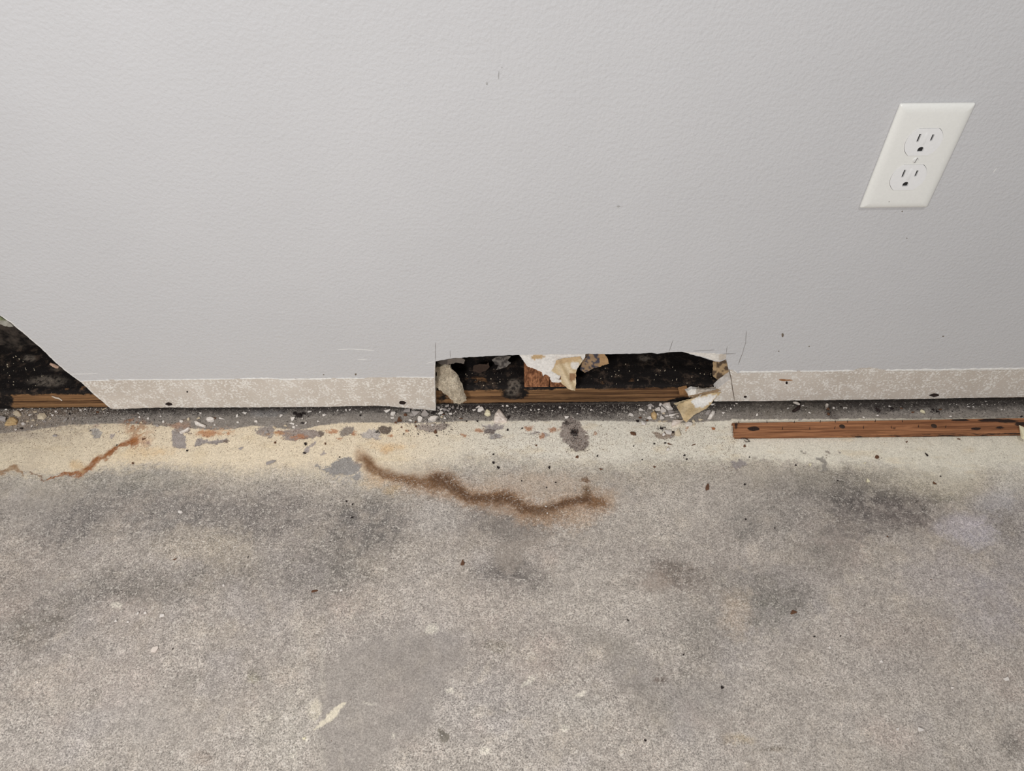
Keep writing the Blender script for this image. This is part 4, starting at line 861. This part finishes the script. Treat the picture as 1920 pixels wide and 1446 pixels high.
def many(items, open_floor=False):
    for it in items:
        x, y, w, h, m = it[:5]; rot = it[5] if len(it) > 5 else random.uniform(-25, 25)
        place = next(t for a, b, t in REG if a <= x < b)
        if y > 1000: place = 'on the foreground concrete, ' + ('left half' if x < 960 else 'right half')
        elif y > 825: place = 'on the floor ' + next(t for a, b, t in FAR if a <= x < b)
        crumb(x, y, w, h, m, rot, label=DESC[m] + ' ' + place, group=DESC[m] + 's ' + place, name={'d': 'mould_crumb', 'n': 'dirt_crumb', 'r': 'rust_flake', 't': 'paper_crumb'}.get(m, 'plaster_crumb'))
# the ones large enough to tell apart
big = [(34, 776, 15, 12, 'b', 30, 'beige fragment behind the tan paper fragment at far left'), (79, 781, 16, 14, 'b', 10, 'broad pale fragment in the grit under the diagonal cut'),
       (6, 784, 17, 14, 'g', 0, 'grey lump at the very left edge below the timber'),        (750, 787, 11, 11, 'n', 20, 'dark brown clod left of the crumb pile'), (737, 776, 10, 9, 'w', 40, 'white pointed crumb behind the dark brown clod'), (726, 771, 13, 6, 'w', -10, 'flat white crumb left of the pointed crumb, under the strip'), (763, 771, 14, 8, 'g', -10, 'grey crumb tucked under the strip beside the lilac-grey lumps'),
       (781, 774, 19, 12, 'g', -20, 'widest grey lump in the pile under the strip corner'), (798, 777, 14, 15, 'g', 10, 'rounded grey lump in the pile under the strip corner'), (787, 786, 11, 10, 'w', -45, 'white lump at the front of the pile under the strip corner'),        (826, 775, 10, 7, 'w', 10, 'small white chip behind the large flat white chip'), (901, 768, 13, 9, 'w', -15, 'white chip left of the cream angular piece'),
       (954, 783, 6, 7, 'd', 0, 'black crumb touching the right of the pinkish triangular piece'), (1243, 770, 11, 13, 'w', 0, 'tallest white lump in the rubble beside the flap'), (1233, 769, 10, 9, 'w', -20, 'white lump left of the tallest lump in the rubble'),        (1258, 773, 14, 8, 'g', -20, 'grey chunk between the rubble and the flap'), (1264, 777, 22, 5, 'w', -20, 'narrow white sliver touching the left of the flap'),        (1291, 796, 13, 9, 'w', 10, 'white crumb right of the wedge-shaped chip below the flap'), (1327, 774, 9, 11, 'g', 35, 'grey block against the white block right of the flap'), (1206, 794, 10, 9, 'w', 20, 'white crumb on the cream floor in front of the rubble'),
       (1252, 811, 14, 9, 'w', 0, 'white pebble-like crumb on the dirty patch of cream floor'), (1271, 811, 12, 15, 'b', 10, 'beige-brown chunk right of the pebble-like crumb'), (1240, 804, 7, 5, 'd', 0, 'black clump behind the pebble-like crumb'), (1184, 778, 10, 7, 'w', 25, 'white crumb on its own left of the rubble'),
       (1730, 772, 10, 7, 'c', 35, 'cream crumb on the dark gap behind the tack strip'), (290, 1217, 13, 12, 'p', 30, 'pinkish-white flake alone on the left concrete'), (303, 1153, 9, 8, 'w', -30, 'white flake above the lone pinkish flake'), (1487, 1147, 14, 7, 'n', -20, 'dark brown leaf-like fragment on the right concrete'),
       (1326, 913, 7, 13, 'n', 10, 'brown fragment on the concrete right of the tide mark'), (590, 1108, 13, 5, 'n', -15, 'dark sliver on the concrete left of centre'), (508, 866, 20, 8, 'g', -25, 'grey-brown flake on the cream band at left'), (452, 841, 10, 5, 'g', -20, 'small grey seed-like flake on the cream band at left'),
       (1737, 852, 3, 8, 'd', -20, 'black sliver on the cream band below the tack strip'), (1753, 906, 8, 5, 'n', 25, 'brown seed on the concrete below the tack strip'), (1797, 823, 7, 3, 'n', 10, 'brown sliver just below the tack strip'), (1644, 857, 8, 7, 'n', 0, 'brown clump on the cream band below the tack strip'),
       (561, 779, 11, 9, 'd', -8, 'largest black mould clod under the left bare strip'), (553, 775, 8, 6, 'd', 30, 'black mould clod left of the largest black clod'), (570, 775, 9, 6, 'd', 10, 'black mould clod right of the largest black clod'), (567, 793, 8, 4, 'd', 0, 'smaller black clod in front of the largest black clod'), (549, 786, 8, 9, 'w', 0, 'white round crumb left of the black mould clump'), (548, 794, 10, 5, 'w', 10, 'flat white crumb below the round one by the black clump'),
       (1187, 813, 12, 7, 'n', 20, 'brown fluff ball on the cream band left of the rubble'), (817, 809, 6, 9, 'n', 0, 'dark brown pellet below the crumb pile'), (868, 1055, 7, 11, 'n', 10, 'brown spot of dirt on the middle concrete'), (1337, 804, 7, 5, 'r', 0, 'orange flake between the flap and the tack strip')]
for x, y, w, h, m, rot, lab in big:
    crumb(x, y, w, h, m, rot, flat=.5 if y < 830 else .25, label=lab, cat='debris' if m in 'dn' else 'fragment', name={'d': 'mould_clump', 'n': 'dirt_fragment', 'r': 'rust_flake', 't': 'paper_fragment'}.get(m, 'plaster_fragment'))
many([(57, 778, 7, 4, 'w'), (99, 779, 6, 5, 'w'), (45, 795, 7, 7, 'w'), (40, 769, 7, 3, 'w'), (123, 788, 8, 8, 'g', 40), (131, 776, 5, 5, 'd'), (138, 786, 4, 6, 'g'), (12, 768, 6, 3, 'w'), (66, 773, 8, 4, 'b'), (105, 772, 5, 3, 'w'), (62, 788, 6, 4, 'b'), (30, 806, 5, 4, 'w'), (41, 803, 6, 5, 'd'), (60, 799, 4, 3, 'w'), (85, 791, 7, 3, 'g'), (103, 817, 9, 5, 'g'), (70, 797, 4, 4, 'b'), (151, 769, 5, 3, 'w'), (160, 768, 4, 3, 'w'), (183, 773, 6, 4, 'n'), (52, 790, 4, 5, 'b'), (22, 800, 5, 3, 'g'), (94, 786, 5, 3, 'b'), (196, 767, 10, 2.5, 'b', -40), (219, 835, 3, 3, 'd'),
      (262, 782, 4, 4, 'w'), (278, 785, 5, 4, 'w'), (302, 781, 4, 4, 'w'), (307, 791, 5, 5, 'w'), (340, 790, 7, 6, 'w'), (372, 785, 8, 5, 'b'), (354, 786, 6, 6, 'b'), (376, 775, 5, 4, 'w'), (266, 793, 6, 4, 'b'), (283, 796, 5, 3, 'b'), (260, 775, 5, 2.5, 'w'), (296, 799, 8, 5, 'g'), (402, 784, 6, 5, 'n'), (416, 785, 13, 4, 'w', 12), (403, 797, 2.5, 5, 'w', 30), (351, 845, 4, 4, 'd'), (249, 869, 5, 4, 'n'), (270, 823, 8, 4, 'n'),
      (445, 780, 5, 6, 'w'), (446, 792, 5, 4, 'w'), (459, 775, 9, 5, 'w', 20), (480, 790, 6, 7, 'w'), (551, 801, 6, 6, 'w'), (556, 798, 4, 3, 'w'), (573, 794, 5, 6, 'w'), (609, 778, 9, 5, 'w', -15), (527, 780, 7, 5, 'w'), (500, 811, 8, 7, 'g'), (514, 802, 8, 5, 'b'), (581, 772, 9, 4, 'w'), (597, 790, 5, 4, 'w'), (633, 770, 4, 4, 'w'), (649, 769, 4, 5, 'w'), (656, 769, 5, 3, 'w'), (600, 773, 4, 3, 'w'), (676, 779, 4, 4, 'd'), (677, 773, 4, 3, 'w'), (567, 785, 3, 3, 'w'), (536, 799, 8, 4, 'b'), (573, 833, 5, 7, 'd'), (571, 849, 7, 4, 'd'), (610, 832, 3, 5, 'n'), (637, 857, 3, 3, 'd'), (516, 830, 4, 5, 'n'),
      (736, 784, 8, 4, 'w'), (770, 788, 7, 5, 'w'), (760, 778, 7, 6, 'n'), (833, 768, 9, 5, 'g'), (822, 764, 8, 5, 'g', 40), (845, 776, 7, 4, 'w'), (838, 762, 9, 5, 'g'), (850, 764, 4, 8, 'g', 20), (855, 772, 4, 4, 'w'), (834, 784, 5, 5, 'w'), (812, 797, 7, 4, 'w'), (819, 817, 6, 2.5, 'd', 20), (772, 779, 8, 6, 'g'), (806, 790, 7, 4, 'g'), (779, 792, 5, 5, 'n'), (742, 792, 5, 5, 'n'), (804, 768, 6, 4, 'g'), (828, 782, 5, 4, 'b'), (840, 770, 7, 4, 'g', 30), (827, 768, 6, 4, 'w'), (816, 772, 5, 4, 'd'), (812, 775, 7, 5, 'd'), (843, 767, 5, 5, 'g'), (858, 766, 5, 4, 'g'), (865, 767, 6, 2.5, 'w'), (832, 777, 6, 3, 'n'), (864, 785, 9, 2.5, 'n'), (753, 801, 4, 3, 'n'), (780, 800, 4, 4, 'n'), (757, 814, 3, 3, 'd'), (784, 814, 3, 3, 'd'),
      (889, 769, 7, 4, 'w'), (896, 764, 9, 4, 'w', -30), (943, 761, 4, 4, 'w'), (951, 761, 5, 4, 'w'), (1062, 783, 9, 6, 'w', 10), (952, 806, 4, 5, 'd'), (895, 790, 4, 3, 'd'), (996, 769, 5, 4, 'w'), (966, 764, 5, 3, 'w'), (1010, 768, 5, 3, 'w'), (1050, 764, 5, 4, 'w'), (1082, 776, 4, 3, 'w'), (1036, 770, 4, 3, 'w'), (1128, 774, 4, 3, 'w'), (1108, 769, 5, 3, 'w'), (979, 803, 4, 3, 'd'), (875, 790, 4, 3, 'd'),
      (1202, 769, 10, 6, 'w', 15), (1218, 766, 6, 7, 'w'), (1220, 760, 13, 6, 'g'), (1238, 759, 6, 6, 'w'), (1241, 784, 9, 9, 'w'), (1270, 780, 6, 5, 'w'), (1217, 785, 8, 8, 'w'), (1233, 777, 5, 5, 'w'), (1314, 787, 9, 5, 'b'), (1337, 758, 10, 4, 'w'), (1244, 815, 6, 6, 'w'), (1244, 776, 5, 4, 'b'), (1211, 774, 7, 4, 'g'), (1208, 778, 4, 3, 'w'), (1225, 770, 4, 4, 'b'), (1250, 780, 9, 3, 'w'), (1236, 790, 7, 5, 'b'), (1260, 783, 8, 3, 'w'), (1247, 790, 12, 2.5, 'b', -15), (1213, 789, 5, 4, 'n'), (1195, 790, 6, 5, 'd'), (1200, 784, 6, 4, 'n'), (1262, 811, 5, 5, 'd'), (1259, 819, 6, 3, 'g'), (1318, 792, 4, 3, 'w'), (1300, 790, 6, 7, 'b'), (1301, 797, 5, 5, 'b'), (1252, 843, 7, 5, 'w'), (1256, 833, 10, 3, 'n', 25), (1227, 832, 4, 4, 'd'), (1247, 831, 5, 3, 'd'), (1283, 854, 5, 3, 'd'), (1288, 861, 4, 4, 'd'), (1227, 876, 5, 4, 'n'), (1300, 834, 9, 3, 'n'), (1188, 837, 3, 3, 'd'), (1204, 862, 3, 3, 'd'),
      (1357, 774, 6, 4, 'w'), (1370, 766, 4, 4, 'w'), (1381, 757, 5, 3, 'w'), (1419, 778, 4, 5, 'w'), (1518, 774, 5, 3, 'w', 30), (1563, 765, 5, 5, 'w'), (1477, 766, 3, 3, 'w'), (1505, 761, 4, 3, 'w'), (1619, 783, 5, 4, 'w', 35), (1646, 779, 5, 3, 'w'), (1586, 765, 4, 3, 'w'), (1582, 765, 3, 3, 'w'), (1668, 762, 5, 3, 'w'), (1782, 781, 5, 3, 'w'), (1815, 763, 5, 2.5, 'w'), (1878, 768, 4, 3, 'w'), (1848, 753, 5, 3, 'g'), (1825, 763, 4, 2.5, 'w'), (1672, 766, 7, 4, 'd'), (1690, 766, 6, 3, 'n'), (1749, 769, 6, 4, 'd', 30), (1757, 772, 6, 4, 'd'), (1762, 768, 7, 4, 'n'), (1712, 773, 7, 4, 'n'), (1786, 771, 4, 3, 'd'), (1915, 781, 7, 3, 'd'), (1552, 768, 5, 6, 'n'), (1553, 777, 5, 6, 'n'), (1577, 763, 4, 3, 'd'), (1897, 785, 4, 4, 'w'), (1842, 787, 4, 3, 'w'), (1500, 787, 8, 3, 'g'),
      (1492, 872, 4, 4, 'd'), (1519, 872, 5, 6, 'c'), (1627, 902, 6, 8, 'c'), (1571, 901, 3, 3, 'd'), (1405, 857, 3, 3, 'd'), (1396, 836, 5, 6, 'n'), (1574, 849, 4, 3, 'g'), (1700, 829, 5, 3, 'n'), (1763, 893, 3, 3, 'd'), (1622, 868, 6, 2, 'c'), (1354, 1289, 6, 6, 'd'), (660, 970, 6, 4, 'd'), (1178, 1163, 6, 3, 'd'), (650, 940, 4, 4, 'd'), (661, 946, 4, 4, 'd'), (925, 868, 5, 5, 'd'), (934, 877, 7, 4, 'd', 30), (1030, 876, 4, 7, 'd'), (1127, 880, 8, 3, 'n', 15), (925, 852, 4, 3, 'd'), (1005, 835, 4, 4, 'n'), (1082, 857, 6, 5, 'n'), (1120, 855, 3, 4, 'd'), (1042, 905, 4, 3, 'd'), (978, 902, 3, 3, 'd'), (1025, 914, 4, 3, 'd'), (273, 1149, 6, 5, 'w'), (258, 1151, 6, 6, 'w'), (240, 1166, 5, 4, 'w'), (338, 960, 9, 6, 'w'), (420, 1098, 5, 6, 'w'), (218, 1165, 5, 5, 'w'), (640, 1107, 6, 4, 'w'), (1725, 1368, 12, 8, 'w'), (1886, 1274, 10, 7, 'w'), (1652, 1240, 7, 5, 'w'), (1555, 1215, 5, 5, 'w'), (1785, 1290, 7, 4, 'w'), (1683, 1368, 8, 6, 'w'), (570, 1385, 6, 4, 'c'), (1396, 908, 5, 4, 'd'), (1398, 974, 4, 3, 'd'), (1453, 990, 4, 3, 'd'), (328, 1049, 8, 3, 'n'), (324, 1217, 3, 3, 'd'), (465, 1045, 3, 3, 'd'), (1664, 1006, 4, 3, 'n'), (1746, 1087, 4, 2, 'n'), (1576, 1193, 3, 3, 'd'), (1527, 1194, 4, 3, 'd'), (1281, 1228, 3, 3, 'd'), (1210, 1388, 5, 5, 'd'), (829, 1379, 3, 3, 'w'), (1024, 950, 4, 3, 'w'), (1026, 963, 2.5, 4, 'w')])

ORD = ['leftmost', 'second from the left', 'third from the left', 'fourth from the left', 'fifth from the left', 'sixth from the left', 'seventh from the left', 'eighth from the left', 'ninth from the left', 'tenth from the left', 'eleventh from the left', 'twelfth from the left']
sets = {}
for o in COL.objects:
    if 'group' in o.keys() and o.get('category') == 'crumb': sets.setdefault(o['label'], []).append(o)
for lab, os_ in sets.items():
    if 1 < len(os_) <= 12:
        os_.sort(key=lambda o: o.location.x)
        for o, w in zip(os_, ORD): o['label'] = lab + ', ' + w
def flake(outline, h, mat, label, name='plaster_fragment', cat='fragment', seed=0, z0=0.0):
    r = random.Random(seed); o = densify(outline, 4.5, .5, seed); n = len(o)
    c = (sum(p[0] for p in o) / n, sum(p[1] for p in o) / n)
    top = []; mid = []; base = []
    for x, y in o:
        t = h * r.uniform(.75, 1.1)
        p = on_z(x, y, z0 + t * .6); mid.append((p[0], p[1], z0 + t * .6))
        q = on_z(c[0] + (x - c[0]) * .78, c[1] + (y - c[1]) * .78, z0 + t); top.append((q[0], q[1], z0 + t))
        base.append((p[0] * .96 + .04 * on_z(*c, z0)[0], p[1] * .96 + .04 * on_z(*c, z0)[1], z0 - .0004))
    cc = on_z(c[0], c[1], z0 + h * 1.05)
    vs = base + mid + top + [(cc[0], cc[1], z0 + h * 1.05)]; fs = [tuple(reversed(range(n)))]
    for k in range(2):
        for i in range(n): fs.append((k * n + i, k * n + (i + 1) % n, (k + 1) * n + (i + 1) % n, (k + 1) * n + i))
    fs += [(2 * n + i, 2 * n + (i + 1) % n, 3 * n) for i in range(n)]
    ob = mesh_obj(name, vs, fs, MATS[mat])
    bm = bmesh.new(); bm.from_mesh(ob.data); bmesh.ops.recalc_face_normals(bm, faces=bm.faces); bm.to_mesh(ob.data); bm.free()
    return tag(ob, label, cat)
for k, (pts, h, m, lab) in enumerate([
    ([(926, 790), (928, 776), (935, 767), (937, 768), (945, 778), (951, 785), (950, 790), (938, 790), (932, 792)], .006, 'p', 'largest pinkish-white triangular plaster piece in front of the timber'),
    ([(8, 797), (14, 787), (18, 782), (26, 782), (33, 788), (30, 794), (18, 796)], .004, 't', 'largest tan paper fragment under the diagonal cut, by the left edge'),
    ([(802, 786), (808, 780), (815, 779), (822, 780), (817, 787), (810, 789)], .004, 'w', 'large flat white chip at the front right of the crumb pile'),
    ([(1259, 800), (1259, 793), (1262, 787), (1272, 787), (1283, 786), (1276, 792), (1266, 797)], .004, 'p', 'wedge-shaped white chip on the cream floor below the flap'),
    ([(1242, 758), (1247, 755), (1256, 754), (1258, 761), (1262, 766), (1252, 767), (1247, 762)], .006, 'w', 'broad white slab leaning against the timber beside the flap'),
    ([(364, 790), (368, 789), (377, 794), (386, 798), (385, 801), (376, 799), (366, 796)], .003, 'w', 'white stick-like plaster piece sloping down to the right'),
    ([(336, 810), (345, 806), (353, 801), (356, 802), (352, 807), (343, 811), (338, 813)], .003, 'w', 'white stick-like plaster piece sloping up to the right'),
    ([(386, 786), (388, 782), (396, 781), (402, 784), (401, 788), (394, 790), (388, 789)], .004, 'w', 'oval white plaster lump behind two white sticks'),
    ([(1327, 784), (1330, 777), (1336, 769), (1341, 771), (1340, 777), (1334, 784)], .006, 'w', 'white block standing right of the flap'),
    ([(908, 776), (911, 769), (914, 767), (919, 771), (920, 777), (914, 780)], .004, 'c', 'cream angular piece left of the pinkish triangular piece'),
    ([(1221, 774), (1227, 771), (1232, 777), (1231, 784), (1226, 785), (1221, 780)], .005, 't', 'tan paper-faced chunk in the rubble beside the flap')]):
    flake(pts, h, m, lab, seed=200 + k, name='paper_fragment' if m == 't' else 'plaster_fragment')
# piles of black mould dust
crumb(1917, 812, 16, 26, 'c', 20, .3, label='cream chip resting on the right end of the tack strip', cat='fragment', name='plaster_fragment', zbase=.0062)

def tube(name, pts, r0, mat, label, cat, tip=None):
    n = 8; m = len(pts); vs = []; fs = []
    for i, p in enumerate(pts):
        a = Vector(pts[max(0, i - 1)]); b = Vector(pts[min(m - 1, i + 1)]); d = (b - a).normalized(); s = d.cross(Vector((0, 0, 1)))
        s = s.normalized() if s.length > .01 else Vector((1, 0, 0)); u = s.cross(d)
        r = r0 * (0.35 + 0.75 * math.sin(math.pi * (i + .6) / (m + .2)))
        for k in range(n): c = Vector(p) + s * (r * math.cos(2 * math.pi * k / n)) + u * (r * math.sin(2 * math.pi * k / n)); vs.append(c)
    for i in range(m - 1):
        for k in range(n): fs.append((i * n + k, i * n + (k + 1) % n, (i + 1) * n + (k + 1) % n, (i + 1) * n + k))
    fs += [tuple(range(n)), tuple(reversed([(m - 1) * n + k for k in range(n)]))]
    o = mesh_obj(name, vs, fs, mat, smooth=True); return tag(o, label, cat)
def fl(x, y, z): p = on_z(x, y, z); return (p[0], p[1], z)
HUSK = m_simple('dark_husk', (40, 26, 24), .35, .5); PALE = m_simple('pale_husk', (188, 178, 168), .5)
h = empty('insect_husk', fl(1494, 764, 0)); tag(h, 'dark curved insect husk with a pale wing behind the tack strip', 'insect')
for nm, pts, r, m in (('body', [fl(1499, 759, .003), fl(1498, 763, .003), fl(1495, 767, .0025), fl(1490, 770, .002), fl(1486, 771.5, .0015)], .0022, HUSK), ('wing', [fl(1487, 754.5, .006), fl(1491, 755, .006), fl(1495, 756.5, .0055), fl(1499, 758.5, .0045)], .0020, PALE)):
    o = tube(nm, pts, r, m, None, None); reparent(o, h)
tag(tube('insect_husk', [fl(1640, 763, .002), fl(1643, 766, .002), fl(1647, 769, .002), fl(1650, 770.5, .002), fl(1649, 772.5, .0015), fl(1645, 771, .0015), fl(1641, 767, .001)], .0011, HUSK, None, None), 'dark curled insect husk behind the middle of the tack strip', 'insect')
tag(tube('insect_husk', [fl(1549, 765, .002), fl(1550, 761, .003), fl(1551, 758, .0035)], .0022, PALE, None, None), 'pale seed-like husk behind the tack strip', 'insect')
tag(tube('fibre_curl', [fl(1387, 822, .001), fl(1392, 822, .002), fl(1397, 822, .0015), fl(1401, 824, .001), fl(1406, 828, .0006), fl(1400, 829, .0006), fl(1395, 826, .001)], .0005, HUSK, None, None), 'dark fibre curl at the left tip of the tack strip', 'fibre')
tag(tube('wood_sliver', [on_y(94, 682, .014), on_y(100, 685, .013), on_y(106, 688, .012), on_y(110, 689, .012)], .0022, m_plain('pale_sliver', (170, 140, 120), (196, 168, 148)), None, None), 'pale pinkish sliver caught at the diagonal cut edge', 'splinter')
tag(tube('wood_sliver', [on_y(97, 743, .0122), on_y(104, 746, .0118), on_y(110, 747, .0118), on_y(116, 751, .0122)], .0011, m_plain('white_sliver', (200, 186, 168), (222, 210, 196)), None, None), 'white splinter on the timber face in the diagonal hole', 'splinter')

# grit nobody could count
def grit(name, spots, mat, smin, smax, label, flat=.6):
    vs = []; fs = []
    for (x, y) in spots:
        p = on_z(x, y, 0); s = random.uniform(smin, smax); a = random.uniform(0, 6.28); n = 5
        b = len(vs); e = random.uniform(.55, 1)
        for k in range(n):
            t = a + 2 * math.pi * k / n; rr = s * random.uniform(.7, 1.15); vs.append((p[0] + rr * math.cos(t), p[1] + rr * e * math.sin(t), -0.0002))
        vs.append((p[0] + random.uniform(-.2, .2) * s, p[1] + random.uniform(-.2, .2) * s, s * flat * 1.6))
        fs += [(b + k, b + (k + 1) % n, b + n) for k in range(n)]
    o = mesh_obj(name, vs, fs, mat); return tag(o, label, 'grit', kind='stuff')
def scat(n, x0, x1, fy, keep=None):
    out = []
    while len(out) < n:
        x = random.uniform(x0, x1); y = fy(x)
        if keep is None or random.random() < keep(x, y): out.append((x, y))
    return out
base_y = lambda x: float(np.interp(x, [0, 210, 820, 1220, 1340, 1920], [765, 764, 760, 758, 758, 752]))
pale = scat(700, 0, 1920, lambda x: base_y(x) + abs(random.gauss(0, 15)) + 1) + scat(700, 0, 240, lambda x: base_y(x) + abs(random.gauss(4, 18))) + scat(520, 720, 1280, lambda x: base_y(x) + abs(random.gauss(0, 12)) + 1) + scat(260, 1150, 1330, lambda x: random.gauss(780, 13)) + scat(160, 720, 860, lambda x: random.gauss(784, 9))
C_GRIT = m_plain('pale_grit_dust', (150, 142, 134), (216, 208, 198), 120)
grit('pale_grit', [p for p in pale if p[1] > base_y(p[0]) and not (p[0] > 1372 and p[1] > 785)], C_GRIT, .0002, .0010, 'fine pale plaster grit scattered along the foot of the wall')
dk = scat(2200, 0, 1920, lambda x: base_y(x) + abs(random.gauss(0, 14))) + scat(2600, 800, 1180, lambda x: base_y(x) + abs(random.gauss(0, 12))) + scat(900, 0, 330, lambda x: base_y(x) + abs(random.gauss(6, 20))) + scat(500, 760, 860, lambda x: random.gauss(790, 12)) + scat(110, 1062, 1104, lambda x: random.uniform(822, 846)) + scat(170, 1070, 1084, lambda x: random.gauss(811, 4.5)) + scat(70, 1056, 1080, lambda x: random.gauss(792, 5)) + scat(130, 546, 580, lambda x: random.gauss(778, 5)) + scat(60, 1232, 1248, lambda x: random.gauss(804, 3.5)) + scat(90, 1744, 1766, lambda x: random.gauss(770, 4)) + scat(90, 1662, 1686, lambda x: random.gauss(765, 3)) + scat(60, 1546, 1558, lambda x: random.gauss(770, 7)) + scat(2600, 800, 1200, lambda x: base_y(x) + abs(random.gauss(0, 9)))
grit('dark_grit', [p for p in dk if p[1] > base_y(p[0]) and not (p[0] > 1372 and p[1] > 785)], C_DARK, .0002, .00075, 'fine black mould grit scattered along the foot of the wall', .4)
pp = scat(7000, 0, 1380, lambda x: random.gauss(822, 26), lambda x, y: 1 if 792 < y < 890 else 0) + scat(1300, 1180, 1400, lambda x: random.gauss(840, 28), lambda x, y: 1 if 795 < y < 910 else 0) + scat(420, 1380, 1900, lambda x: random.gauss(850, 18), lambda x, y: 1 if 823 < y < 900 else 0) + scat(1500, 900, 1150, lambda x: random.gauss(835, 25), lambda x, y: 1 if y > 795 else 0) + scat(260, 0, 1920, lambda x: random.uniform(890, 1440))
grit('pepper_grit', pp, C_BROWN, .00014, .00050, 'tiny dark specks peppered over the cream band and concrete', .3)
# mould spots dusted on the plate top
vs = []; fs = []
for k in range(150):
    x, y = (random.uniform(870, 1340), random.gauss(706, 14)) if k < 110 else (random.uniform(0, 110), random.uniform(630, 730))
    if k >= 110 and y < 612 + x * .9: continue
    if 972 < x < 1105: continue
    p = on_z(x, y, .0338)
    if p[1] > .099 or p[1] < .0155: continue
    s = random.uniform(.0003, .0010); b = len(vs)
    vs += [(p[0] - s, p[1], p[2] - .0012), (p[0] + s * .3, p[1] - s, p[2] - .0012), (p[0] + s, p[1] + s * .5, p[2] - .0012), (p[0], p[1], p[2] + s)]; fs += [(b, b + 1, b + 3), (b + 1, b + 2, b + 3), (b + 2, b, b + 3)]
tag(mesh_obj('plate_dust', vs, fs, C_BEIGE), 'pale dust crumbs lying on the mouldy timber inside the hole', 'grit', kind='stuff')
